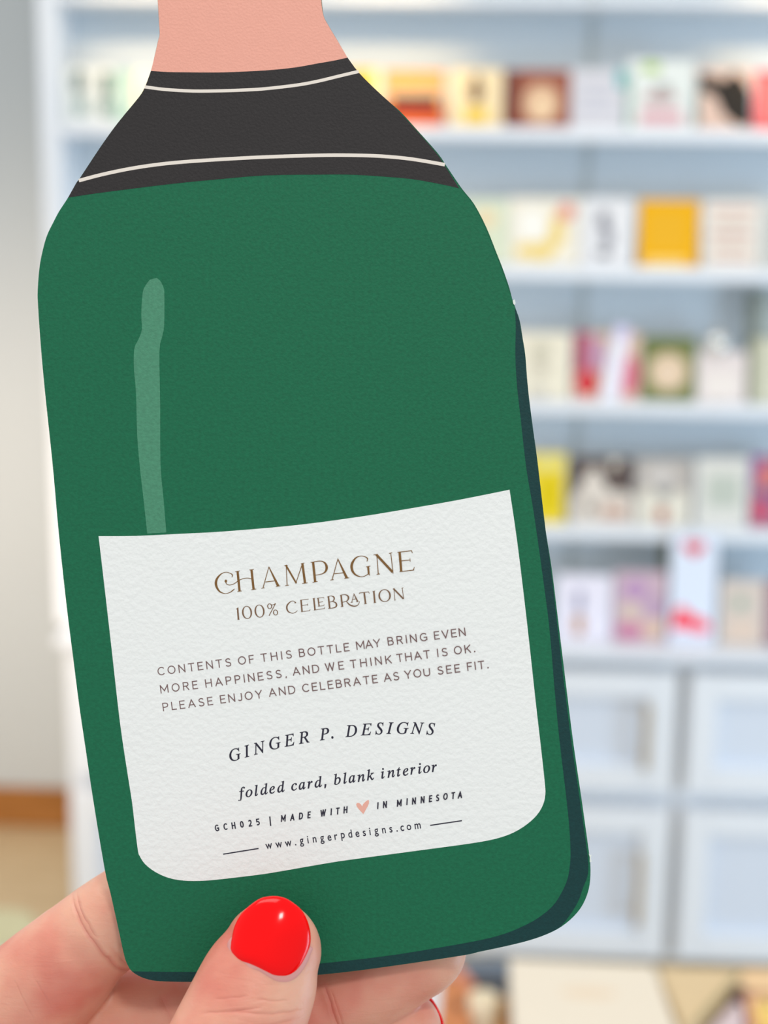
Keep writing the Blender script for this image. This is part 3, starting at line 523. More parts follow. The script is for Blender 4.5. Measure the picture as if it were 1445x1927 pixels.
GLYPHS = {
 ',': [[28,-87,34,-60,40,-32,47,-3,53,27,57,53,61,78,124,78,129,71,122,46,114,20,104,-8,93,-35,82,-62,71,-87]],
 '.': [[89,-9,79,-8,69,-5,60,1,54,10,50,22,48,36,50,51,54,63,60,71,69,77,79,80,89,81,100,80,110,77,119,71,126,63,130,51,132,36,130,22,126,10,119,1,110,-5,100,-8]],
 'D': [[-36,0,-32,13,-28,13,-9,15,6,19,18,26,27,36,35,52,42,73,126,385,129,399,131,410,132,419,130,429,126,437,120,443,110,447,97,450,81,451,85,465,263,465,305,462,344,454,378,442,408,424,433,402,453,375,467,344,476,310,479,272,476,236,469,202,457,169,440,137,419,108,393,82,364,58,331,38,294,22,255,10,212,2,167,0],[170,22,206,25,240,32,270,44,297,60,321,80,342,103,360,130,375,158,386,189,394,221,399,254,401,287,397,334,384,373,364,403,335,425,298,438,254,443,241,442,230,441,222,439,215,435,210,430,205,423,201,414,197,402,193,387,113,89,108,72,106,59,105,49,106,40,112,33,120,28,126,27,132,25,140,24,149,23,159,22]],
 'E': [[-34,0,-30,13,-28,13,-8,15,7,19,18,25,27,36,35,52,42,73,126,385,129,399,131,410,132,419,130,429,126,437,120,443,110,447,97,450,81,451,85,465,440,465,420,364,409,364,409,367,408,386,406,401,402,414,395,423,385,431,373,436,356,439,335,441,309,442,252,442,240,442,229,441,222,439,215,436,210,432,207,426,203,418,200,409,196,396,159,260,216,260,246,262,271,267,289,275,303,288,313,305,321,326,334,326,287,161,275,161,276,170,276,179,277,187,276,201,274,211,272,220,267,226,261,231,253,234,242,236,229,237,214,237,154,237,112,83,107,62,105,47,106,39,110,33,116,28,125,26,137,24,153,24,199,24,230,25,257,28,281,34,303,42,323,53,341,67,357,84,372,105,386,128,400,128,351,0]],
 'G': [[245,-10,203,-7,165,0,130,13,100,31,74,53,54,80,39,110,30,144,27,181,29,214,36,246,47,278,62,310,80,339,102,367,126,393,153,415,181,435,208,449,237,460,266,468,296,473,327,475,358,473,387,468,414,459,447,446,454,444,460,442,465,442,473,443,480,445,487,448,492,453,498,461,503,469,514,469,484,327,472,327,464,364,450,395,428,420,401,438,369,449,331,453,291,448,253,435,218,413,187,383,160,348,137,306,120,261,110,217,106,173,111,126,124,86,146,53,175,30,212,15,255,11,278,12,299,17,319,26,336,37,347,49,354,64,378,158,381,173,383,185,381,195,377,203,369,208,358,210,342,213,322,214,325,227,518,227,514,214,499,214,487,211,476,208,468,203,462,196,457,188,450,171,448,163,446,155,443,146,416,35,384,19,351,6,316,-3,281,-8]],
 'I': [[-31,0,-27,13,-24,13,-11,14,0,16,10,18,18,22,24,28,30,36,35,45,40,58,45,73,129,385,132,399,134,410,135,419,134,429,130,437,123,443,113,447,100,450,84,451,88,465,275,465,272,451,267,451,249,450,235,446,224,439,215,428,207,413,200,392,116,80,113,66,111,54,110,45,111,35,115,27,122,21,131,18,144,15,161,13,157,0]],
 'N': [[338,-11,154,373,75,84,73,75,71,67,70,60,68,43,69,33,73,25,80,20,90,17,104,15,122,13,118,0,-34,0,-30,13,-11,15,5,19,17,25,26,36,35,51,42,73,130,393,132,401,132,408,131,418,127,428,120,438,110,445,99,450,86,451,81,451,85,465,182,465,353,108,427,381,430,390,431,398,433,405,435,422,433,432,429,440,422,445,412,448,398,450,380,451,383,465,536,465,532,451,519,451,507,449,498,447,489,443,482,437,475,429,470,420,465,407,460,392,351,-11]],
 'P': [[-34,0,-30,13,-27,13,-8,15,7,19,18,25,27,35,35,51,42,73,126,385,129,398,131,410,132,419,130,430,126,438,120,443,110,447,97,450,81,451,85,465,267,465,318,461,358,448,386,427,403,398,408,361,406,335,398,311,385,289,368,270,346,253,320,240,290,230,257,224,221,222,159,222,153,221,149,219,147,214,107,64,106,55,105,46,106,34,111,26,119,20,130,17,146,14,165,13,161,0],[193,242,235,246,270,257,297,275,317,299,329,329,332,364,330,389,323,410,311,425,294,436,272,442,244,445,232,444,222,441,215,438,209,431,204,420,199,405,161,263,159,253,160,249,162,246,165,244,170,243,179,243]],
 'R': [[-34,0,-30,13,-27,13,-8,15,8,19,19,27,28,37,36,53,42,73,126,385,129,398,131,410,132,420,130,430,126,438,120,443,110,447,97,450,81,451,85,465,281,465,325,462,360,453,388,438,407,418,419,393,423,364,418,328,402,298,375,272,338,251,289,235,351,85,361,63,371,45,381,31,392,21,404,15,419,13,422,13,418,0,314,0,221,228,206,228,176,229,152,231,114,89,110,70,107,56,106,46,107,34,111,26,118,20,127,16,139,14,154,13,162,13,158,0],[202,250,245,253,281,263,309,280,330,303,342,331,347,363,336,407,304,434,251,443,241,442,232,441,224,440,218,437,213,433,209,427,205,420,201,410,197,398,158,253,179,251]],
 'S': [[153,-9,124,-7,92,-1,58,10,49,13,42,13,30,11,21,4,15,-8,3,-8,26,146,38,146,42,106,52,72,69,46,90,26,116,15,146,11,162,12,178,16,192,23,204,32,215,44,224,57,231,71,234,87,236,105,235,116,232,128,228,139,222,151,215,162,207,174,200,183,192,192,183,201,154,232,132,256,115,277,102,297,94,315,90,334,88,353,90,376,95,397,105,416,117,433,133,447,152,459,173,468,196,473,222,475,232,475,243,474,253,473,262,471,272,469,281,466,303,459,313,457,324,458,332,464,338,473,351,473,330,336,319,336,316,372,308,401,296,424,278,440,257,450,232,453,210,451,191,444,175,433,164,417,157,398,154,376,156,363,160,349,168,334,177,320,188,305,201,291,231,259,242,247,253,236,263,224,284,195,297,162,301,126,299,101,292,78,282,57,267,38,250,22,229,8,206,-1,181,-7]],
 'a': [[50,-8,33,-6,20,0,8,10,0,25,-5,43,-7,64,-4,101,4,138,18,175,38,211,62,244,90,274,121,298,152,312,183,316,208,312,224,300,232,280,241,309,292,309,231,90,226,71,223,55,222,44,223,39,227,36,233,35,245,40,261,55,282,80,291,72,256,27,224,1,195,-8,180,-5,171,6,168,23,170,42,178,74,191,118,166,79,142,48,119,23,97,6,74,-5],[82,33,93,35,104,39,116,48,128,59,140,72,152,87,164,104,175,122,185,141,195,161,203,181,210,201,215,221,218,240,219,257,215,280,204,294,185,299,164,295,143,284,124,266,105,241,88,211,74,175,68,157,63,139,58,122,55,105,54,89,53,73,56,51,66,37]],
 'b': [[82,-8,57,-7,36,-2,18,6,6,15,-2,25,-5,36,-4,41,-4,45,-2,50,88,404,90,411,91,418,92,424,93,437,92,443,90,448,86,452,80,454,72,455,61,455,50,455,54,467,68,469,82,470,94,472,105,474,114,476,123,479,138,483,149,486,156,487,160,486,163,484,163,480,103,251,137,287,174,309,214,316,239,313,262,304,280,289,294,270,303,246,306,218,304,191,298,164,287,137,274,111,257,87,238,64,216,44,192,26,166,12,139,1,111,-6],[95,9,120,13,144,23,168,40,190,62,208,88,224,119,237,151,244,182,246,211,245,232,239,250,230,264,218,275,203,281,186,283,165,280,145,270,126,254,109,231,95,202,83,167,54,66,52,55,50,46,50,38,55,22,70,13]],
 'c': [[99,-8,70,-5,46,6,26,23,11,46,2,75,-1,109,1,131,5,153,12,175,22,197,34,217,48,237,64,255,82,272,102,286,133,303,166,313,199,316,219,315,235,310,249,302,259,292,265,280,267,267,266,256,263,246,258,239,251,233,243,229,233,228,217,231,207,240,204,255,204,260,205,264,207,268,209,272,211,276,214,279,218,284,220,289,218,295,210,298,197,299,174,296,151,286,130,271,110,250,93,225,79,196,68,165,61,136,59,107,61,83,67,63,76,46,89,33,104,25,122,23,157,29,192,49,228,82,238,71,211,42,183,20,155,5,128,-5]],
 'd': [[61,-8,41,-6,24,1,10,13,-1,30,-7,50,-9,73,-7,95,-2,119,5,143,16,168,29,193,44,217,61,240,80,260,99,279,115,291,130,300,146,307,161,312,177,315,192,316,216,314,232,306,242,293,273,416,275,426,275,436,275,442,272,447,268,451,262,453,254,454,243,455,233,455,236,467,263,470,287,474,306,479,320,483,331,486,338,487,342,486,344,484,345,480,344,473,343,468,240,81,236,60,234,44,236,36,241,32,250,30,264,36,283,53,306,81,317,72,297,47,279,27,263,11,248,1,232,-6,217,-8,198,-4,186,7,183,27,185,48,191,76,201,112,178,75,155,45,133,21,110,5,86,-5],[91,28,102,29,115,35,127,43,140,55,153,69,165,85,177,103,188,122,199,142,208,163,216,183,223,204,228,224,231,242,232,259,231,271,228,281,223,289,216,295,208,299,198,300,176,297,154,286,132,268,111,244,92,214,75,178,62,141,54,108,51,78,52,63,56,51,62,41,70,34,79,29]],
 'e': [[89,-7,62,-4,39,6,21,21,7,42,-1,68,-4,99,-3,120,2,143,9,165,19,188,31,210,46,231,63,250,81,268,101,283,132,302,164,313,195,316,214,315,229,310,242,303,251,293,256,281,258,266,252,239,236,213,208,189,186,177,161,165,131,156,98,148,61,142,60,134,58,126,57,118,56,98,63,58,84,34,119,26,151,32,185,50,221,81,231,71,209,47,187,27,165,12,141,2,116,-5],[64,158,106,167,140,180,168,199,188,221,200,245,204,271,201,286,193,295,180,298,166,296,151,290,137,280,122,266,108,250,95,230,83,208,73,184]],
 'f': [[-48,-153,-60,-152,-70,-148,-79,-142,-86,-135,-90,-126,-91,-116,-89,-100,-80,-90,-66,-87,-54,-89,-47,-96,-44,-108,-45,-112,-45,-116,-46,-119,-49,-127,-48,-131,-46,-133,-42,-134,-29,-131,-19,-123,-10,-108,-6,-98,-2,-87,2,-74,6,-60,10,-43,13,-25,71,283,7,283,12,304,75,304,83,340,96,384,113,420,135,449,160,470,187,483,216,487,232,485,247,481,259,473,268,463,274,452,275,439,272,422,261,412,243,408,229,411,221,420,218,435,219,441,221,447,224,455,223,459,221,462,219,465,215,467,211,468,206,469,182,459,163,431,148,383,132,304,210,304,207,283,128,283,101,150,90,97,78,49,67,7,56,-29,44,-60,33,-85,9,-123,-18,-146]],
 'i': [[122,394,114,395,106,398,98,404,93,411,89,419,88,428,89,436,93,445,98,452,106,458,114,462,122,463,131,462,139,458,147,452,153,445,156,437,157,428,156,419,153,410,147,403,140,398,132,395],[33,-8,15,-4,4,8,0,29,0,36,1,44,3,53,11,86,55,241,58,254,60,264,59,272,55,278,50,282,42,285,31,287,17,287,20,299,65,305,77,307,87,308,96,310,110,314,119,316,124,316,128,315,130,313,131,308,130,303,128,296,63,79,60,67,58,58,58,52,59,41,64,34,72,32,87,38,106,55,130,84,140,74,102,28,67,1]],
 'k': [[218,-7,206,-6,196,0,187,9,179,23,170,41,161,63,120,161,78,129,41,0,-13,0,103,414,105,422,106,428,106,435,105,442,103,448,98,452,92,454,83,455,71,455,62,455,66,468,109,474,121,477,131,479,140,481,158,486,169,487,172,486,175,484,175,480,172,465,84,157,195,240,214,256,226,269,230,280,226,288,215,292,197,294,203,306,337,306,334,293,332,293,306,289,278,276,246,255,164,193,214,73,219,63,223,54,229,47,235,41,241,37,248,36,263,40,281,55,301,79,311,69,294,45,278,26,261,11,245,1,231,-5]],
 'l': [[32,-7,22,-6,14,-3,7,2,2,8,-1,17,-2,26,-2,33,0,43,2,54,13,99,98,412,100,420,101,426,101,433,100,442,97,449,92,453,85,456,73,458,58,459,60,471,104,476,115,478,126,480,134,482,149,485,158,486,163,487,168,486,171,484,171,481,168,465,62,84,59,69,56,57,56,50,57,41,61,36,68,34,82,40,100,55,122,82,133,72,114,47,95,27,77,12,60,1,45,-5]],
 'n': [[222,-9,213,-8,205,-5,198,1,193,8,190,17,189,28,192,49,201,86,216,140,231,195,239,233,242,254,241,265,235,272,225,275,216,273,206,270,195,263,183,255,172,244,159,232,147,219,135,205,123,189,112,174,102,158,93,142,82,121,72,96,62,68,52,36,42,0,-12,0,53,221,58,238,61,252,62,263,61,270,58,276,53,280,46,283,36,284,23,285,17,285,19,297,37,299,53,301,67,303,80,305,91,307,100,310,114,313,125,316,130,316,133,314,133,308,93,177,126,220,158,254,188,281,216,300,241,311,263,315,285,311,298,299,302,278,302,269,301,261,300,252,298,242,296,232,293,222,254,88,247,64,245,49,247,40,251,35,259,34,274,40,291,59,312,91,322,83,290,32,256,1]],
 'o': [[105,-8,75,-5,48,5,26,22,9,44,-1,71,-4,102,-2,128,4,153,14,178,27,203,43,226,61,247,82,267,104,284,128,298,152,308,177,314,201,316,234,313,261,303,283,286,300,264,310,237,314,206,312,184,307,161,299,138,288,115,275,94,260,73,243,54,224,37,203,23,171,6,139,-5],[113,11,131,14,149,21,166,32,182,47,197,65,211,85,224,108,234,131,243,155,249,180,253,204,255,226,248,267,229,291,197,299,176,295,154,285,132,268,112,244,94,216,78,183,66,149,58,115,56,83,57,62,62,44,71,30,82,20,96,13]],
 'r': [[-13,0,46,209,51,231,55,247,56,259,55,268,52,275,47,279,39,281,28,283,13,284,15,297,59,304,71,306,81,308,90,310,104,314,113,316,118,316,123,315,125,312,124,308,89,179,119,229,146,267,170,294,190,311,208,316,216,315,223,312,229,307,233,300,236,292,237,283,236,271,232,261,226,253,219,246,210,242,200,240,193,241,186,244,180,248,175,253,172,260,170,268,137,229,108,183,83,130,60,69,41,0]],
 't': [[33,-8,15,-4,4,7,1,26,2,44,7,62,66,283,19,283,22,297,63,313,100,344,136,392,151,392,126,304,183,304,177,283,120,283,66,78,62,64,60,53,60,45,61,37,65,32,72,31,85,36,102,52,124,79,134,68,99,26,66,0]],
}
m_brown = mat('brown_ink', (126, 88, 40), 0.5)
m_brown2 = mat('thin_brown_ink', (124, 92, 66), 0.5)
m_mauve = mat('mauve_ink', (118, 90, 88), 0.5)
m_navy = mat('navy_ink', (34, 30, 50), 0.5)
kz = 1 / 6.881
def tr(ink, ox, oy, lines):
    for ln in lines:
        pts = [ln[i:i + 3] for i in range(0, len(ln), 3)]
        ink.stroke([(ox + x * kz, oy + y * kz, w * kz) for x, y, w in pts])
def oval(ink, ox, oy, cx, cy, rx, ry, side, thin, rot=-0.12):
    pts = []
    for i in range(33):
        t = 2 * PI * i / 32; x, y = rx * math.cos(t), ry * math.sin(t)
        pts.append((ox + (cx + x * math.cos(rot) - y * math.sin(rot)) * kz, oy + (cy + x * math.sin(rot) + y * math.cos(rot)) * kz, (thin + (side - thin) * math.cos(t) ** 2) * kz))
    ink.stroke(pts, 1)
ink = Ink()
A = (390, 1030); B = (590, 1020)
tr(ink, *A, [
 (318, 388, 7, 326, 360, 14, 302, 338, 10, 240, 323, 8, 180, 345, 14, 130, 400, 26, 112, 460, 32, 125, 520, 28, 165, 575, 18, 230, 598, 8, 290, 585, 10, 330, 558, 13, 352, 538, 9),
 (393, 312, 30, 418, 565, 30), (362, 316, 8, 423, 304, 8), (390, 573, 8, 447, 564, 8), (573, 292, 30, 600, 545, 30), (545, 294, 8, 605, 284, 8), (569, 551, 8, 634, 540, 8),
 (228, 436, 22, 256, 434, 22), (240, 440, 12, 246, 468, 9, 265, 483, 9, 300, 487, 9, 350, 470, 9, 400, 435, 9, 450, 410, 9, 510, 399, 8, 560, 405, 9, 590, 424, 10),
 (795, 262, 9, 722, 525, 11), (796, 250, 10, 918, 500, 34), (752, 449, 10, 868, 435, 10), (700, 530, 8, 742, 523, 8), (888, 508, 8, 946, 498, 8),
 (1022, 235, 9, 1034, 490, 11), (1016, 228, 22, 1154, 466, 20), (1146, 466, 9, 1232, 212, 11), (1232, 210, 28, 1265, 460, 30), (998, 238, 8, 1042, 232, 8), (1010, 496, 8, 1056, 489, 8), (1212, 211, 8, 1257, 204, 8), (1230, 469, 8, 1299, 459, 8),
 (1370, 190, 30, 1397, 447, 30), (1338, 194, 8, 1395, 188, 8), (1364, 453, 8, 1428, 442, 8)])
ink.poly([(390 + (241 + 16 * math.cos(i * PI / 8)) * kz, 1030 + (437 + 19 * math.sin(i * PI / 8)) * kz) for i in range(16)])
tr(ink, *B, [
 (0, 257, 8, 60, 248, 9, 110, 250, 11, 150, 275, 22, 170, 325, 32, 158, 375, 24, 120, 408, 12, 60, 424, 8, 20, 428, 8),
 (312, 228, 9, 240, 488, 11), (312, 214, 10, 430, 465, 34), (268, 411, 10, 385, 398, 10), (218, 493, 8, 260, 486, 8), (398, 471, 8, 460, 463, 8),
 (691, 252, 7, 699, 215, 14, 665, 190, 10, 610, 181, 8, 550, 203, 16, 508, 258, 28, 492, 315, 32, 506, 378, 28, 550, 428, 18, 620, 450, 8, 680, 432, 9, 722, 398, 10),
 (706, 315, 26, 714, 408, 24), (714, 408, 20, 728, 434, 3), (680, 322, 8, 735, 311, 8),
 (818, 165, 9, 838, 415, 11), (812, 162, 30, 1022, 388, 30), (1000, 145, 9, 1029, 408, 10), (776, 166, 8, 830, 160, 8), (816, 420, 8, 860, 412, 8), (976, 147, 8, 1017, 139, 8),
 (1114, 132, 30, 1135, 380, 30), (1086, 133, 9, 1270, 112, 10), (1266, 110, 12, 1281, 144, 6), (1140, 243, 10, 1245, 233, 8), (1248, 211, 6, 1251, 252, 8), (1113, 384, 9, 1292, 363, 10), (1304, 322, 5, 1294, 366, 14)])
ink.done(m_brown)
ink = Ink()
tr(ink, *A, [
 (393, 785, 20, 404, 932, 22), (376, 802, 8, 402, 780, 10), (392, 937, 7, 418, 932, 7), (885, 725, 10, 800, 885, 11), (830, 744, 8, 858, 742, 8, 886, 724, 8),
 (1130, 718, 14, 1150, 714, 14), (1145, 712, 7, 1110, 695, 8, 1075, 706, 11, 1038, 745, 18, 1030, 788, 20, 1050, 832, 15, 1100, 853, 8, 1140, 842, 8, 1168, 818, 6),
 (1214, 683, 20, 1227, 830, 20), (1202, 684, 7, 1312, 669, 7), (1228, 752, 7, 1300, 742, 7), (1300, 728, 6, 1303, 756, 6), (1213, 834, 7, 1330, 819, 7), (1331, 800, 5, 1326, 822, 7),
 (1379, 662, 20, 1395, 812, 20), (1366, 664, 6, 1396, 658, 6)])
oval(ink, *A, 515, 843, 55, 80, 20, 8); oval(ink, *A, 677, 825, 55, 80, 20, 8); oval(ink, *A, 808, 762, 26, 31, 12, 8); oval(ink, *A, 884, 843, 26, 33, 12, 8)
tr(ink, *B, [
 (4, 882, 7, 145, 860, 7), (146, 842, 5, 141, 863, 7), (58, 730, 16, 72, 828, 16), (46, 729, 6, 132, 716, 6), (66, 781, 6, 122, 772, 6), (58, 833, 6, 136, 821, 6), (131, 716, 5, 134, 730, 5), (137, 806, 5, 136, 822, 5),
 (192, 708, 20, 209, 855, 20), (178, 710, 7, 225, 698, 7, 262, 712, 16, 266, 742, 16, 245, 768, 8, 205, 778, 7), (240, 769, 7, 282, 783, 14, 298, 815, 20, 282, 843, 14, 240, 855, 8, 188, 861, 7),
 (356, 690, 20, 373, 835, 20), (342, 691, 7, 400, 680, 8, 440, 695, 16, 452, 725, 20, 438, 758, 12, 400, 774, 7, 375, 778, 7), (425, 768, 8, 468, 812, 16, 530, 831, 13, 575, 813, 9, 598, 768, 6), (352, 839, 7, 386, 832, 7),
 (521, 680, 7, 494, 780, 8), (520, 666, 8, 570, 768, 19), (506, 743, 7, 556, 734, 7), (480, 782, 6, 508, 778, 6), (553, 775, 6, 585, 769, 6),
 (655, 652, 20, 673, 798, 20), (595, 660, 7, 715, 645, 8), (600, 654, 6, 589, 672, 7), (712, 645, 7, 723, 666, 6), (654, 801, 7, 690, 795, 7),
 (780, 640, 20, 793, 783, 20), (764, 641, 7, 796, 633, 7), (777, 787, 7, 809, 780, 7),
 (1040, 605, 7, 1052, 748, 7), (1034, 602, 18, 1162, 734, 18), (1148, 595, 7, 1166, 738, 7), (1026, 606, 6, 1048, 601, 6), (1138, 598, 6, 1162, 590, 6), (1042, 752, 6, 1066, 748, 6)])
oval(ink, *B, 920, 693, 70, 78, 20, 7, -0.1)
ink.done(m_brown2)
ARC = lambda a0, a1, n=14, cx=.5, cy=.5, rx=.5, ry=.5: [(cx + rx * math.cos(math.radians(a0 + (a1 - a0) * i / n)), cy + ry * math.sin(math.radians(a0 + (a1 - a0) * i / n))) for i in range(n + 1)]
ST_ = ((0, 0), (0, 1))
CAPS = {  # letter: (width of the light sans / cap height, strokes in a unit square)
 'A': (.90, [[(0, 0), (.5, 1)], [(.5, 1), (1, 0)], [(.19, .32), (.81, .32)]]),
 'B': (.72, [ST_, [(0, 1), (.5, 1), (.8, .93), (.9, .77), (.8, .6), (.5, .54), (0, .54)], [(0, .54), (.55, .54), (.88, .46), (1, .27), (.88, .07), (.55, 0), (0, 0)]]),
 'C': (.84, [ARC(42, 318, rx=.58, cx=.58)]),
 'D': (.84, [ST_, [(0, 1), (.4, 1), (.75, .92), (.95, .7), (1, .5), (.95, .3), (.75, .08), (.4, 0), (0, 0)]]),
 'E': (.66, [ST_, [(0, 1), (1, 1)], [(0, .52), (.86, .52)], [(0, 0), (1, 0)]]),
 'F': (.62, [ST_, [(0, 1), (1, 1)], [(0, .5), (.86, .5)]]),
 'G': (.88, [ARC(42, 300, rx=.55, cx=.55) + [(1, .13)], [(1, .13), (1, .46)], [(.6, .46), (1, .46)]]),
 'H': (.80, [ST_, [(1, 0), (1, 1)], [(0, .52), (1, .52)]]),
 'I': (.125, [[(.5, 0), (.5, 1)]]),
 'J': (.52, [[(1, 1), (1, .25), (.85, .06), (.5, 0), (.2, .03), (0, .12)]]),
 'K': (.74, [ST_, [(1, 1), (.05, .42)], [(.35, .6), (1, 0)]]),
 'L': (.62, [ST_, [(0, 0), (1, 0)]]),
 'M': (.98, [ST_, [(0, 1), (.5, .25)], [(.5, .25), (1, 1)], [(1, 0), (1, 1)]]),
 'N': (.80, [ST_, [(0, 1), (1, 0)], [(1, 0), (1, 1)]]),
 'O': (.95, [ARC(0, 360, 28)]),
 'P': (.70, [ST_, [(0, 1), (.5, 1), (.88, .92), (1, .74), (.88, .54), (.5, .46), (0, .46)]]),
 'R': (.72, [ST_, [(0, 1), (.5, 1), (.85, .93), (.96, .75), (.85, .56), (.5, .5), (0, .5)], [(.5, .5), (1, 0)]]),
 'S': (.72, [[(.92, .86), (.75, .96), (.5, 1), (.2, .94), (.07, .77), (.18, .6), (.5, .51), (.84, .41), (.97, .24), (.84, .06), (.5, 0), (.2, .04), (.02, .16)]]),
 'T': (.76, [[(0, 1), (1, 1)], [(.5, 0), (.5, 1)]]),
 'U': (.80, [[(0, 1), (0, .35), (.12, .1), (.5, 0), (.88, .1), (1, .35), (1, 1)]]),
 'V': (.86, [[(0, 1), (.5, 0)], [(.5, 0), (1, 1)]]),
 'W': (1.16, [[(0, 1), (.25, 0)], [(.25, 0), (.5, 1)], [(.5, 1), (.75, 0)], [(.75, 0), (1, 1)]]),
 'Y': (.82, [[(0, 1), (.5, .45)], [(1, 1), (.5, .45)], [(.5, .5), (.5, 0)]]),
 '.': (.16, [[(-.1, .07), (1.1, .07)]]), ',': (.2, [[(.9, .06), (.2, -.2)]]),
 '0': (.72, [ARC(0, 360, 28)]),
 '2': (.66, [[(.03, .84), (.25, .97), (.5, 1), (.8, .93), (.93, .74), (.85, .52), (.5, .26), (.05, 0)], [(.05, 0), (1, 0)]]),
 '5': (.64, [[(.92, 1), (.15, 1)], [(.15, 1), (.1, .56)], [(.1, .56), (.4, .6), (.8, .52), (1, .3), (.88, .08), (.5, 0), (.2, .02), (0, .08)]]),
}
def cap_letter(ink, ch, cx, by, rot, cap, wid, sw, shear=0.0):
    """one monoline capital; wid: its width in pixels, sw: pen width in pixels"""
    h = sw / 2; c, n = math.cos(rot), math.sin(rot)
    for st in CAPS[ch][1]:
        q = [(h + x * (wid - sw) - wid / 2, h + y * (cap - sw)) for x, y in st]
        if len(q) == 2 and ch not in '.,':
            (ax, ay), (bx, by_) = q; l = math.hypot(bx - ax, by_ - ay) or 1
            dx, dy = (bx - ax) / l * h, (by_ - ay) / l * h; q = [(ax - dx, ay - dy), (bx + dx, by_ + dy)]
        q = [(x + (y - cap * .35) * shear, y) for x, y in q]
        ink.stroke([(cx + x * c - y * n, by - x * n - y * c, sw) for x, y in q], 3)
def word(ink, txt, x0, y0, x1, y1, cap, sw=1.8):
    rot = math.atan2(y0 - y1, x1 - x0); Lw = math.hypot(x1 - x0, y1 - y0)
    wd = [CAPS[c][0] * cap for c in txt]; gap = (Lw - sum(wd)) / max(1, len(txt) - 1); t = 0
    for ch, w in zip(txt, wd):
        u = (t + w / 2) / Lw
        if ch == '.':
            px_, py_ = x0 + (x1 - x0) * u, y0 + (y1 - y0) * u - 1.3
            ink.poly([(px_ + 1.4 * math.cos(i * PI / 6), py_ + 1.4 * math.sin(i * PI / 6)) for i in range(12)])
        else: cap_letter(ink, ch, x0 + (x1 - x0) * u, y0 + (y1 - y0) * u, rot, cap, w, sw); t += w + gap
LINES = [[('CONTENTS', 297.5, 1271.5, 436, 1253.5), ('OF', 449, 1251.5, 479, 1247.5), ('THIS', 491.7, 1245.8, 550, 1238.5), ('BOTTLE', 563.4, 1236.7, 658, 1225), ('MAY', 671.3, 1222.8, 716.4, 1217), ('BRING', 730.2, 1214.8, 804.5, 1205.7), ('EVEN', 817.6, 1203.8, 876.6, 1196.2)],
         [('MORE', 302.5, 1305, 373, 1296), ('HAPPINESS,', 387.2, 1294, 540, 1274), ('AND', 551.5, 1271.5, 601.4, 1265.3), ('WE', 612.6, 1263.6, 647.9, 1259.3), ('THINK', 660, 1257.8, 737.4, 1248), ('THAT', 747.3, 1246.3, 809.8, 1238.3), ('IS', 823.3, 1236.3, 843, 1234), ('OK.', 855, 1232, 894.3, 1227)],
         [('PLEASE', 307, 1338.5, 401.4, 1326.3), ('ENJOY', 415.2, 1324, 494.2, 1313.5), ('AND', 506.7, 1311.3, 556.4, 1305), ('CELEBRATE', 569.6, 1303, 711.4, 1284.8), ('AS', 723, 1283.2, 752, 1279.3), ('YOU', 762, 1277.6, 810, 1271.8), ('SEE', 824, 1269.8, 866.2, 1264.8), ('FIT.', 879.7, 1262.2, 919.4, 1257.4)]]
for ln in LINES:
    ink = Ink()
    for wrd in ln: word(ink, *wrd, 15.6)
    ink.done(m_mauve)
ink = Ink()
for ch, cx, by, r in [('G', 444.7, 1430.5, 15), ('I', 467.2, 1423.9, 15), ('N', 490.5, 1417.6, 14), ('G', 519.5, 1409, 13), ('E', 546, 1403.5, 11), ('R', 572.6, 1398.3, 10), ('P', 611.6, 1391.9, 8), ('.', 625.6, 1389.3, 6),
                      ('D', 661.3, 1385.9, 5), ('E', 689.5, 1383.3, 3), ('S', 714.1, 1381.6, 1), ('I', 733.6, 1380.9, 0), ('G', 757.5, 1380.7, -1), ('N', 784.6, 1381, -2), ('S', 809.8, 1382.2, -3)]:
    ink.glyph(serif(ch, 0.014), cx, by, math.radians(r), 20.5, 21.4)
ink.done(m_navy)
ink = Ink()
for ox, oy, kk, lst in ((420, 1340, 6.881, [('f', 245, 1108), ('o', 340, 1094), ('l', 437, 1082), ('d', 537, 1064), ('e', 640, 1051), ('d', 755, 1034), ('c', 925, 1012), ('a', 1025, 998), ('r', 1130, 984), ('d', 1238, 970), (',', 1322, 958)]),
                        (620, 1340, 6.568, [('b', 103, 892), ('l', 200, 880), ('a', 282, 869), ('n', 396, 856), ('k', 512, 838), ('i', 665, 818), ('n', 765, 804), ('t', 863, 791), ('e', 947, 781), ('r', 1035, 767), ('i', 1122, 757), ('o', 1206, 747), ('r', 1300, 735)])):
    for ch, x, y in lst: ink.glyph(serif(ch, 0.022), ox + x / kk, oy + y / kk, math.radians(8), 19.0, 19.0)
ink.done(m_navy)
ink = Ink()
R8 = math.radians(8.2)
for ch, x, y in [('G', 55, 447), ('C', 152, 432), ('H', 243, 420), ('0', 337, 406), ('2', 430, 393), ('5', 518, 379)]: cap_letter(ink, ch, 400 + x / 6.02, 1490 + y / 6.02, R8, 12.7, 12.7 * (.2 if ch == 'I' else max(.55, CAPS[ch][0] * .72)), 2.2)
ink.stroke([(400 + 648 / 6.02, 1490 + 279 / 6.02, 2.3), (400 + 659 / 6.02, 1490 + 386 / 6.02, 2.3)])
for ch, x, y in [('M', 805, 338), ('A', 908, 326), ('D', 1005, 311), ('E', 1097, 299), ('W', 1255, 277), ('I', 1347, 264)]: cap_letter(ink, ch, 400 + x / 6.02, 1490 + y / 6.02, R8, 12.7, 12.7 * (.18 if ch == 'I' else CAPS[ch][0] * .72), 2.2, 0.2)
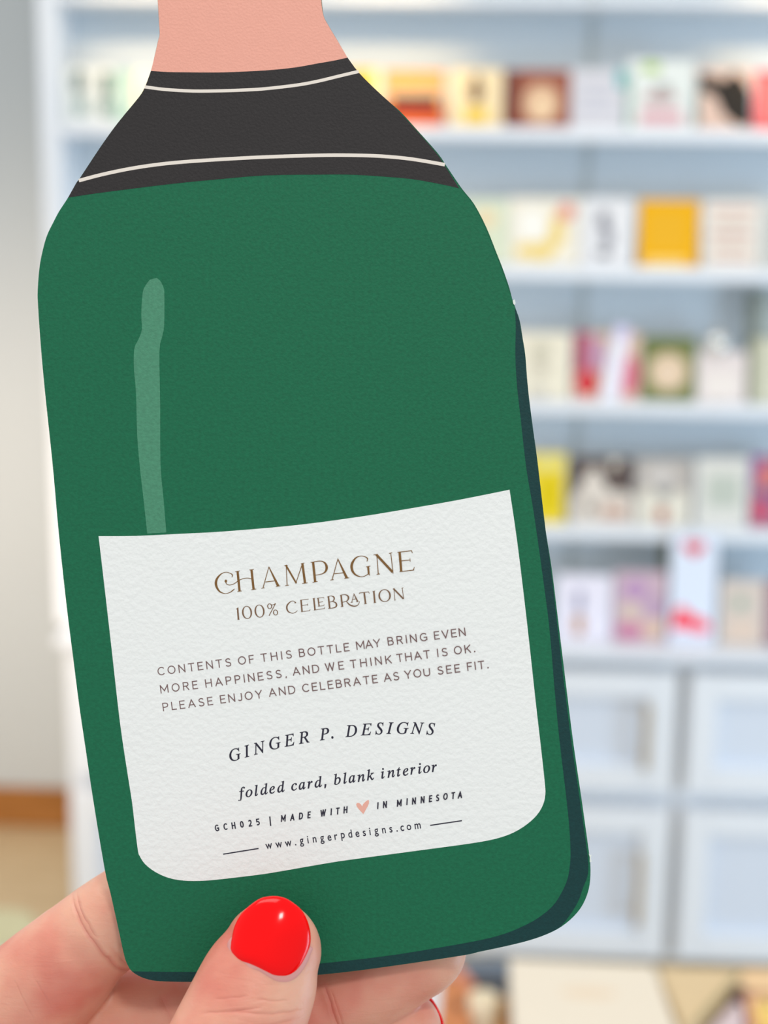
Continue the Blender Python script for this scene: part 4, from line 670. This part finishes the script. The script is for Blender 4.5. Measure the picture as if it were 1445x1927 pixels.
for ch, x, y in [('T', 33, 347), ('H', 115, 334), ('I', 453, 290), ('N', 527, 279), ('M', 677, 263), ('I', 758, 248), ('N', 831, 241), ('N', 921, 228), ('E', 1004, 217), ('S', 1078, 208), ('O', 1160, 194), ('T', 1240, 185), ('A', 1312, 177)]:
    cap_letter(ink, ch, 630 + x / 5.558, 1470 + y / 5.558, R8, 12.7, 12.7 * (.18 if ch == 'I' else CAPS[ch][0] * .72), 2.2, 0.2)
ink.done(m_navy)
ink = Ink()
for ch, x, y in [('w', 642, 645), ('w', 755, 630), ('w', 862, 617), ('.', 943, 605), ('g', 1013, 590), ('i', 1085, 582), ('n', 1160, 572), ('g', 1245, 559), ('e', 1328, 552), ('r', 1402, 541)]: ink.glyph(sans(ch, 0.012), 400 + x / 6.02, 1490 + y / 6.02, R8, 11.4, 14.5)
for ch, x, y in [('p', 88, 595), ('d', 165, 589), ('e', 240, 581), ('s', 312, 572), ('i', 372, 563), ('g', 438, 550), ('n', 517, 544), ('s', 590, 534), ('.', 652, 526), ('c', 708, 519), ('o', 779, 509), ('m', 870, 497)]:
    ink.glyph(sans(ch, 0.012), 630 + x / 5.558, 1470 + y / 5.558, R8, 11.4, 14.5)
ink.done(m_navy)
for a, b in (((419.9, 1607.3), (486.6, 1596.6)), ((809.4, 1553.1), (869, 1544.3))):
    o = plate('rule_line', [L(p) for p in ((a[0], a[1] - 1.1), (b[0], b[1] - 1.1), (b[0], b[1] + 1.1), (a[0], a[1] + 1.1))], 0.03 * MM, ZT, m_navy, label)
HT = [(228, 232), (240, 226), (258, 230), (273, 243), (286, 264), (296, 240), (318, 216), (340, 200), (352, 195), (357, 206), (357, 230), (346, 258), (322, 302), (298, 344), (288, 333), (268, 312), (245, 286), (229, 262), (223, 246)]
plate('heart_print', [L((630 + x / 5.558, 1470 + y / 5.558)) for x, y in HT], 0.03 * MM, ZT, mat('heart_ink', (240, 178, 160), 0.5), label)

# ------------------------------------------------------------------ the hand
def HP(px, py, z):
    """photo point at height z (mm) above the card's plane, in the card's frame"""
    k = s * (CARD_D - z * MM) / CARD_D
    return Vector(((px - W_ / 2) * k, (H_ / 2 - py) * k, z * MM))
def frames(path, k=7):
    """path of (px, py, z, half width mm, half depth mm) -> centre, side, depth, rw, rd"""
    q = catmull([tuple(HP(*p[:3])) + (p[3] * MM, p[4] * MM) for p in path], k); out = []
    for i, p in enumerate(q):
        a, b = q[max(i - 1, 0)], q[min(i + 1, len(q) - 1)]
        ax = (Vector(b[:3]) - Vector(a[:3])).normalized()
        sd = ax.cross(Vector((0, 0, 1)))
        sd = sd.normalized() if sd.length > 0.05 else Vector((1, 0, 0))
        out.append((Vector(p[:3]), ax, sd, sd.cross(ax).normalized(), p[3], p[4]))
    return out
def limb(bm, path, tip=1.0, k=7, n=32, groove=(), pw=2.2):
    fr = frames(path, k); rings = []
    def ring(c, sd, dp, rw, rd):
        rings.append([bm.verts.new(c + sd * (rw * math.cos(2 * PI * i / n)) + dp * (rd * math.sin(2 * PI * i / n))) for i in range(n)])
    c, ax, sd, dp, rw, rd = fr[0]
    for t in (0.97, 0.8, 0.5): ring(c - ax * rd * t, sd, dp, rw * math.sqrt(1 - t * t), rd * math.sqrt(1 - t * t))
    for i, (c, ax, sd, dp, rw, rd) in enumerate(fr):
        g = 1.0
        for at, wd, dep in groove:
            g -= dep * math.exp(-((i / k - at) / wd) ** 2)
        ring(c, sd, dp, rw * (1 - (1 - g) * 0.25), rd * g)
    for t in (0.2, 0.38, 0.55, 0.7, 0.82, 0.91, 0.97, 0.995):
        f = (1 - t ** pw) ** (1 / pw); ring(c + ax * rw * tip * t, sd, dp, rw * f, rd * f)
    for a, b in zip(rings, rings[1:]):
        for i in range(n): bm.faces.new((a[i], a[(i + 1) % n], b[(i + 1) % n], b[i]))
    bm.faces.new(rings[0][::-1]); bm.faces.new(rings[-1])
bm = bmesh.new()
THUMB = [(-140, 2760, -14, 17, 14), (80, 2520, -2, 16, 14), (270, 2290, 8, 13.5, 12), (385, 2080, 11.5, 11.4, 10), (450, 1935, 9.7, 10.35, 9), (491, 1838, 8.1, 9.55, 7.9), (513, 1787, 7.1, 8.1, 6.8)]
INDEX = [(-330, 2130, -14, 11.5, 11), (-150, 2030, -14, 11.5, 10.5), (25, 1905, -13.2, 10.9, 9.4), (103, 1833, -11.9, 9.9, 8.9), (172, 1766, -10.9, 8.6, 8.1), (260, 1703, -10.6, 8.1, 7.9), (380, 1640, -10.4, 7.9, 7.7), (500, 1580, -10, 7.4, 7.2), (590, 1535, -9.6, 6.9, 6.6)]
MIDDLE = [(-250, 2330, -22, 12, 11.5), (-60, 2160, -23, 11, 10.5), (90, 2020, -23, 9.8, 9.2), (215, 1930, -20.5, 10.2, 8.8), (370, 1921, -17, 9.2, 8.4), (560, 1893, -12.5, 8.4, 8), (690, 1848, -11, 8.1, 7.7), (775, 1806, -10.2, 7.3, 7)]
RING = [(-230, 2480, -25, 12, 11.5), (-40, 2330, -28, 10.5, 10), (150, 2180, -27, 9.4, 9), (330, 2100, -24, 8.9, 8.6), (520, 2040, -19, 8.4, 8), (650, 1990, -16.5, 7.9, 7.5), (735, 1948, -15, 7.2, 6.8)]
PINKY = [(-200, 2620, -22, 11, 11), (-20, 2500, -29, 9, 9), (140, 2370, -29, 8, 7.8), (300, 2280, -26, 7.6, 7.4), (450, 2210, -22, 7.1, 6.8), (560, 2150, -19, 6.3, 6)]
limb(bm, THUMB, 0.97, groove=((3.6, 0.05, 0.012),), pw=1.95)
limb(bm, INDEX, 1.1, groove=((3.92, 0.10, 0.075), (4.2, 0.08, 0.03), (6.3, 0.16, 0.05)))
limb(bm, MIDDLE, 1.35, groove=((2.6, 0.14, 0.05), (5.42, 0.10, 0.07)))
limb(bm, RING, 1.3, groove=((3.0, 0.14, 0.05), (5.0, 0.12, 0.05)))
limb(bm, PINKY, 1.2, groove=((3.0, 0.14, 0.05),))
limb(bm, [(-330, 2130, -15, 12, 12), (-330, 2420, -22, 14, 13), (-330, 2760, -26, 19, 15), (-330, 3100, -28, 24, 17)], 0.6)      # metacarpals
limb(bm, [(-250, 2330, -22, 13, 12), (-230, 2700, -24, 22, 15), (-300, 3100, -27, 25, 17), (-370, 3420, -28, 26, 19)], 0.6)
limb(bm, [(-200, 2620, -24, 12, 12), (-160, 2850, -24, 18, 15), (-250, 3150, -26, 22, 17), (-340, 3450, -28, 25, 19)], 0.6)
limb(bm, [(-140, 2760, -14, 17, 14), (-260, 3050, -20, 22, 17), (-350, 3350, -26, 26, 19)], 0.6)                              # ball of the thumb
limb(bm, [(-340, 3250, -27, 26, 18), (-390, 3600, -29, 27, 20), (-480, 4100, -34, 31, 26), (-560, 4700, -40, 36, 32), (-640, 5400, -50, 41, 38)], 0.3, 5)
hand = from_bm('person', bm, None, None, True)
hand.matrix_world = CARD
rm = hand.modifiers.new('union', 'REMESH'); rm.mode = 'VOXEL'; rm.voxel_size = 0.00055; rm.use_smooth_shade = True
sm = hand.modifiers.new('soften', 'SMOOTH'); sm.factor = 0.5; sm.iterations = 4
tag(hand, 'person\'s left hand with a red polished thumbnail, pinching the green card from below', 'person')
# skin
m_skin = bpy.data.materials.new('skin'); m_skin.use_nodes = True
nt = m_skin.node_tree; p = nt.nodes['Principled BSDF']; N = nt.nodes.new; K = nt.links.new
p.inputs['Roughness'].default_value = 0.42; p.inputs['Specular IOR Level'].default_value = 0.45
p.inputs['Subsurface Weight'].default_value = 0.35; p.inputs['Subsurface Radius'].default_value = (1.0, 0.32, 0.18); p.inputs['Subsurface Scale'].default_value = 0.0022
tc = N('ShaderNodeTexCoord')
n1 = N('ShaderNodeTexNoise'); n1.inputs['Scale'].default_value = 55; n1.inputs['Detail'].default_value = 3
cr = N('ShaderNodeValToRGB'); e = cr.color_ramp.elements
e[0].position = 0.34; e[0].color = lin(214, 120, 104); e[1].position = 0.66; e[1].color = lin(234, 178, 152)
x = e.new(0.5); x.color = lin(226, 154, 132)
K(tc.outputs['Object'], n1.inputs['Vector']); K(n1.outputs['Fac'], cr.inputs[0]); K(cr.outputs[0], p.inputs['Base Color'])
n2 = N('ShaderNodeTexNoise'); n2.inputs['Scale'].default_value = 900; n2.inputs['Detail'].default_value = 6; n2.inputs['Roughness'].default_value = 0.65
mp = N('ShaderNodeMapping'); mp.inputs['Rotation'].default_value = (0, 0, 0.3); mp.inputs['Scale'].default_value = (0.35, 1.6, 1)
n3 = N('ShaderNodeTexNoise'); n3.inputs['Scale'].default_value = 420; n3.inputs['Detail'].default_value = 3; n3.inputs['Distortion'].default_value = 0.8
K(tc.outputs['Object'], n2.inputs['Vector']); K(tc.outputs['Object'], mp.inputs[0]); K(mp.outputs[0], n3.inputs['Vector'])
b1 = N('ShaderNodeBump'); b1.inputs['Strength'].default_value = 0.5; b1.inputs['Distance'].default_value = 0.00012
b2 = N('ShaderNodeBump'); b2.inputs['Strength'].default_value = 0.5; b2.inputs['Distance'].default_value = 0.00022
K(n2.outputs['Fac'], b1.inputs['Height']); K(n3.outputs['Fac'], b2.inputs['Height']); K(b1.outputs['Normal'], b2.inputs['Normal']); K(b2.outputs['Normal'], p.inputs['Normal'])
def mth(op, a, b=None, clamp=False):
    n = N('ShaderNodeMath'); n.operation = op; n.use_clamp = clamp
    for i, v in enumerate((a, b)):
        if v is None: continue
        if isinstance(v, (int, float)): n.inputs[i].default_value = v
        else: K(v, n.inputs[i])
    return n.outputs[0]
wob = N('ShaderNodeTexNoise'); wob.inputs['Scale'].default_value = 260; wob.inputs['Detail'].default_value = 2
K(tc.outputs['Object'], wob.inputs['Vector'])
wv_ = mth('MULTIPLY', mth('SUBTRACT', wob.outputs['Fac'], 0.5), 0.0009)
sep = N('ShaderNodeSeparateXYZ'); K(tc.outputs['Object'], sep.inputs[0])
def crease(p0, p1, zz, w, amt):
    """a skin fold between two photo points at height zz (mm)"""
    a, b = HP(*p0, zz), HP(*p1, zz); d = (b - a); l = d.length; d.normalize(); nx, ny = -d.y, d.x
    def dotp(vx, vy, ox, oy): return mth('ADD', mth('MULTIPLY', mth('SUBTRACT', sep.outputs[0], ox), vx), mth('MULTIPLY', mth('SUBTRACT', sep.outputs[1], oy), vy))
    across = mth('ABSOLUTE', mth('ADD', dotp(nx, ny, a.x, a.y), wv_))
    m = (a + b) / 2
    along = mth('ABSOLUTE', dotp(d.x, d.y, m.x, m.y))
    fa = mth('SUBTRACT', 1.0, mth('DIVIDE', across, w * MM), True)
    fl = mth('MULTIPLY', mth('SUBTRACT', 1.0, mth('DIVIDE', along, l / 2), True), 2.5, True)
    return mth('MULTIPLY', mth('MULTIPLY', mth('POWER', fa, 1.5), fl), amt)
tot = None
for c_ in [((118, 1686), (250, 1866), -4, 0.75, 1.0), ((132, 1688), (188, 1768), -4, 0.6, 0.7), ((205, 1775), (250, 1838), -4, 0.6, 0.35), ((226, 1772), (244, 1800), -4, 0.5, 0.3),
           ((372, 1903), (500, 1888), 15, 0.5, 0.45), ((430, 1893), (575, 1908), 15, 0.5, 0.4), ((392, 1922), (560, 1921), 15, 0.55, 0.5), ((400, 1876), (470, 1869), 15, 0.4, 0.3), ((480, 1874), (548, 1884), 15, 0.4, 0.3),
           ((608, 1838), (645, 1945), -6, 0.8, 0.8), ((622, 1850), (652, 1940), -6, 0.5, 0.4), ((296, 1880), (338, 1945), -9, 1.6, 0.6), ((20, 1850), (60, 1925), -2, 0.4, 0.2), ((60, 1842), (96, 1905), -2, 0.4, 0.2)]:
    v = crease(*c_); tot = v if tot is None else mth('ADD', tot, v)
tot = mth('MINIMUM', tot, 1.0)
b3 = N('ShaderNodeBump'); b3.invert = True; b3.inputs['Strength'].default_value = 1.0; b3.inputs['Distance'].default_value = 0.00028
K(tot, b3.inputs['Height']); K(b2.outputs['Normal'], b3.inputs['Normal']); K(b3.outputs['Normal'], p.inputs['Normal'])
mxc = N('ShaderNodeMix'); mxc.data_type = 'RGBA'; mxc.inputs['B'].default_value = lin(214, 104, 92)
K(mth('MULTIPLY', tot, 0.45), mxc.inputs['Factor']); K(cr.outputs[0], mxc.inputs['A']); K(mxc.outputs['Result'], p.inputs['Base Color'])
hand.data.materials.append(m_skin)
m_red = mat('red_nail_polish', (255, 0, 4), 0.13, 0.22)
m_bed = mat('bare_nail', (222, 158, 152), 0.5, 0.25)
# thumbnail, shaped over the tip of the thumb
NAIL = [(504, 1687), (520, 1686.3), (536.5, 1690), (552.7, 1699.5), (567, 1712), (576, 1726.5), (582.4, 1745), (584.7, 1765), (582.4, 1783), (576, 1799), (567, 1815.5), (554.5, 1830), (538, 1837.5), (516.7, 1836.5), (502, 1830), (484, 1821), (466.4, 1813.4), (455.6, 1810), (444.8, 1803.7), (435.8, 1792), (433.6, 1781), (437.6, 1758), (441, 1743.6), (449, 1727), (459, 1713.6), (475, 1700), (490, 1690.5)]
BED = [(428, 1786), (430, 1770), (450, 1760), (520, 1770), (584, 1780), (584, 1796), (575, 1817), (562, 1835), (546, 1848), (530, 1850.5), (516, 1846.5), (497, 1834.5), (481, 1826.5), (461, 1825.5), (441, 1819), (430, 1807)]
axd = Vector((0.2, -1)).normalized(); axo = Vector((508, 1765))      # the thumb's axis on the photo
def nail_z(px, py, lift):
    d = Vector((px, py)) - axo; v = -d.dot(axd); u = d.dot(Vector((-axd.y, axd.x)))   # v: pixels below the axis point
    v = d.y * 0.98 - d.x * 0.05
    zt = 14.15 + lift + 0.020 * v - 0.00022 * max(-v, 0) ** 2 - 0.00005 * max(v, 0) ** 2
    return zt - 8.6 * (1 - math.sqrt(max(0.05, 1 - (u / 108) ** 2)))
def nail(name, outline, lift, m, skirt=2.4, rim=0.5):
    o = catmull(outline, 3, True); n = len(o)
    cx = sum(q[0] for q in o) / n; cy = sum(q[1] for q in o) / n
    bm = bmesh.new(); rings = []
    for t in (0.12, 0.3, 0.5, 0.68, 0.82, 0.92, 0.97, 1.0):
        rings.append([bm.verts.new(HP(cx + (x - cx) * t, cy + (y - cy) * t, nail_z(cx + (x - cx) * t, cy + (y - cy) * t, lift) - rim * t ** 14)) for x, y in o])
    for dz in (0.5, skirt):
        rings.append([bm.verts.new(HP(x, y, nail_z(x, y, lift) - rim - dz)) for x, y in o])
    c = bm.verts.new(HP(cx, cy, nail_z(cx, cy, lift)))
    for i in range(n): bm.faces.new((c, rings[0][i], rings[0][(i + 1) % n]))
    for a, b in zip(rings, rings[1:]):
        for i in range(n): bm.faces.new((a[i], b[i], b[(i + 1) % n], a[(i + 1) % n]))
    bmesh.ops.recalc_face_normals(bm, faces=bm.faces)
    return from_bm(name, bm, m, hand, True)
nail('thumbnail', NAIL, 0.55, m_red)['label'] = 'glossy red polished thumbnail'
nail('nail_base', BED, 0.16, m_bed, 2.0, 0.3)['label'] = 'bare pink strip of nail below the polish'
def back_nail(path, tip, ln=11.5, span=62):
    """polished nail on the far side of a fingertip"""
    c, ax, sd, dp, rw, rd = frames(path)[-1]
    out = -dp if dp.z > 0 else dp                          # away from the lens
    bm = bmesh.new(); G2 = []
    for lay, add in ((0, 0.00035), (1, -0.0006)):
        rows = []
        for i in range(13):
            v = -ln * MM + i / 12 * (ln * MM + rw * tip * 0.98)
            f = 1.0 if v < 0 else max(0.15, (1 - (v / (rw * tip * 1.08)) ** 2.2)) ** (1 / 2.2)
            taper = 1.0 if i > 2 else (0.72, 0.88, 0.96)[i]
            rows.append([bm.verts.new(c + ax * v + sd * (math.sin(a) * (rw * f + add)) + out * (math.cos(a) * (rd * f + add)))
                         for a in [math.radians(span) * taper * (-1 + 2 * j / 12) for j in range(13)]])
        G2.append(rows)
    for rows in G2:
        for i in range(12):
            for j in range(12): bm.faces.new((rows[i][j], rows[i + 1][j], rows[i + 1][j + 1], rows[i][j + 1]))
    a, b = G2
    for i in range(12):
        for j in (0, 12): bm.faces.new((a[i][j], a[i + 1][j], b[i + 1][j], b[i][j]))
    for j in range(12):
        for i in (0, 12): bm.faces.new((a[i][j], a[i][j + 1], b[i][j + 1], b[i][j]))
    bmesh.ops.recalc_face_normals(bm, faces=bm.faces)
    from_bm('nail', bm, m_red, hand, True)
back_nail(INDEX, 1.1); back_nail(MIDDLE, 1.25, 12, 55); back_nail(RING, 1.27, 11.5, 80); back_nail(PINKY, 1.2, 9.5)
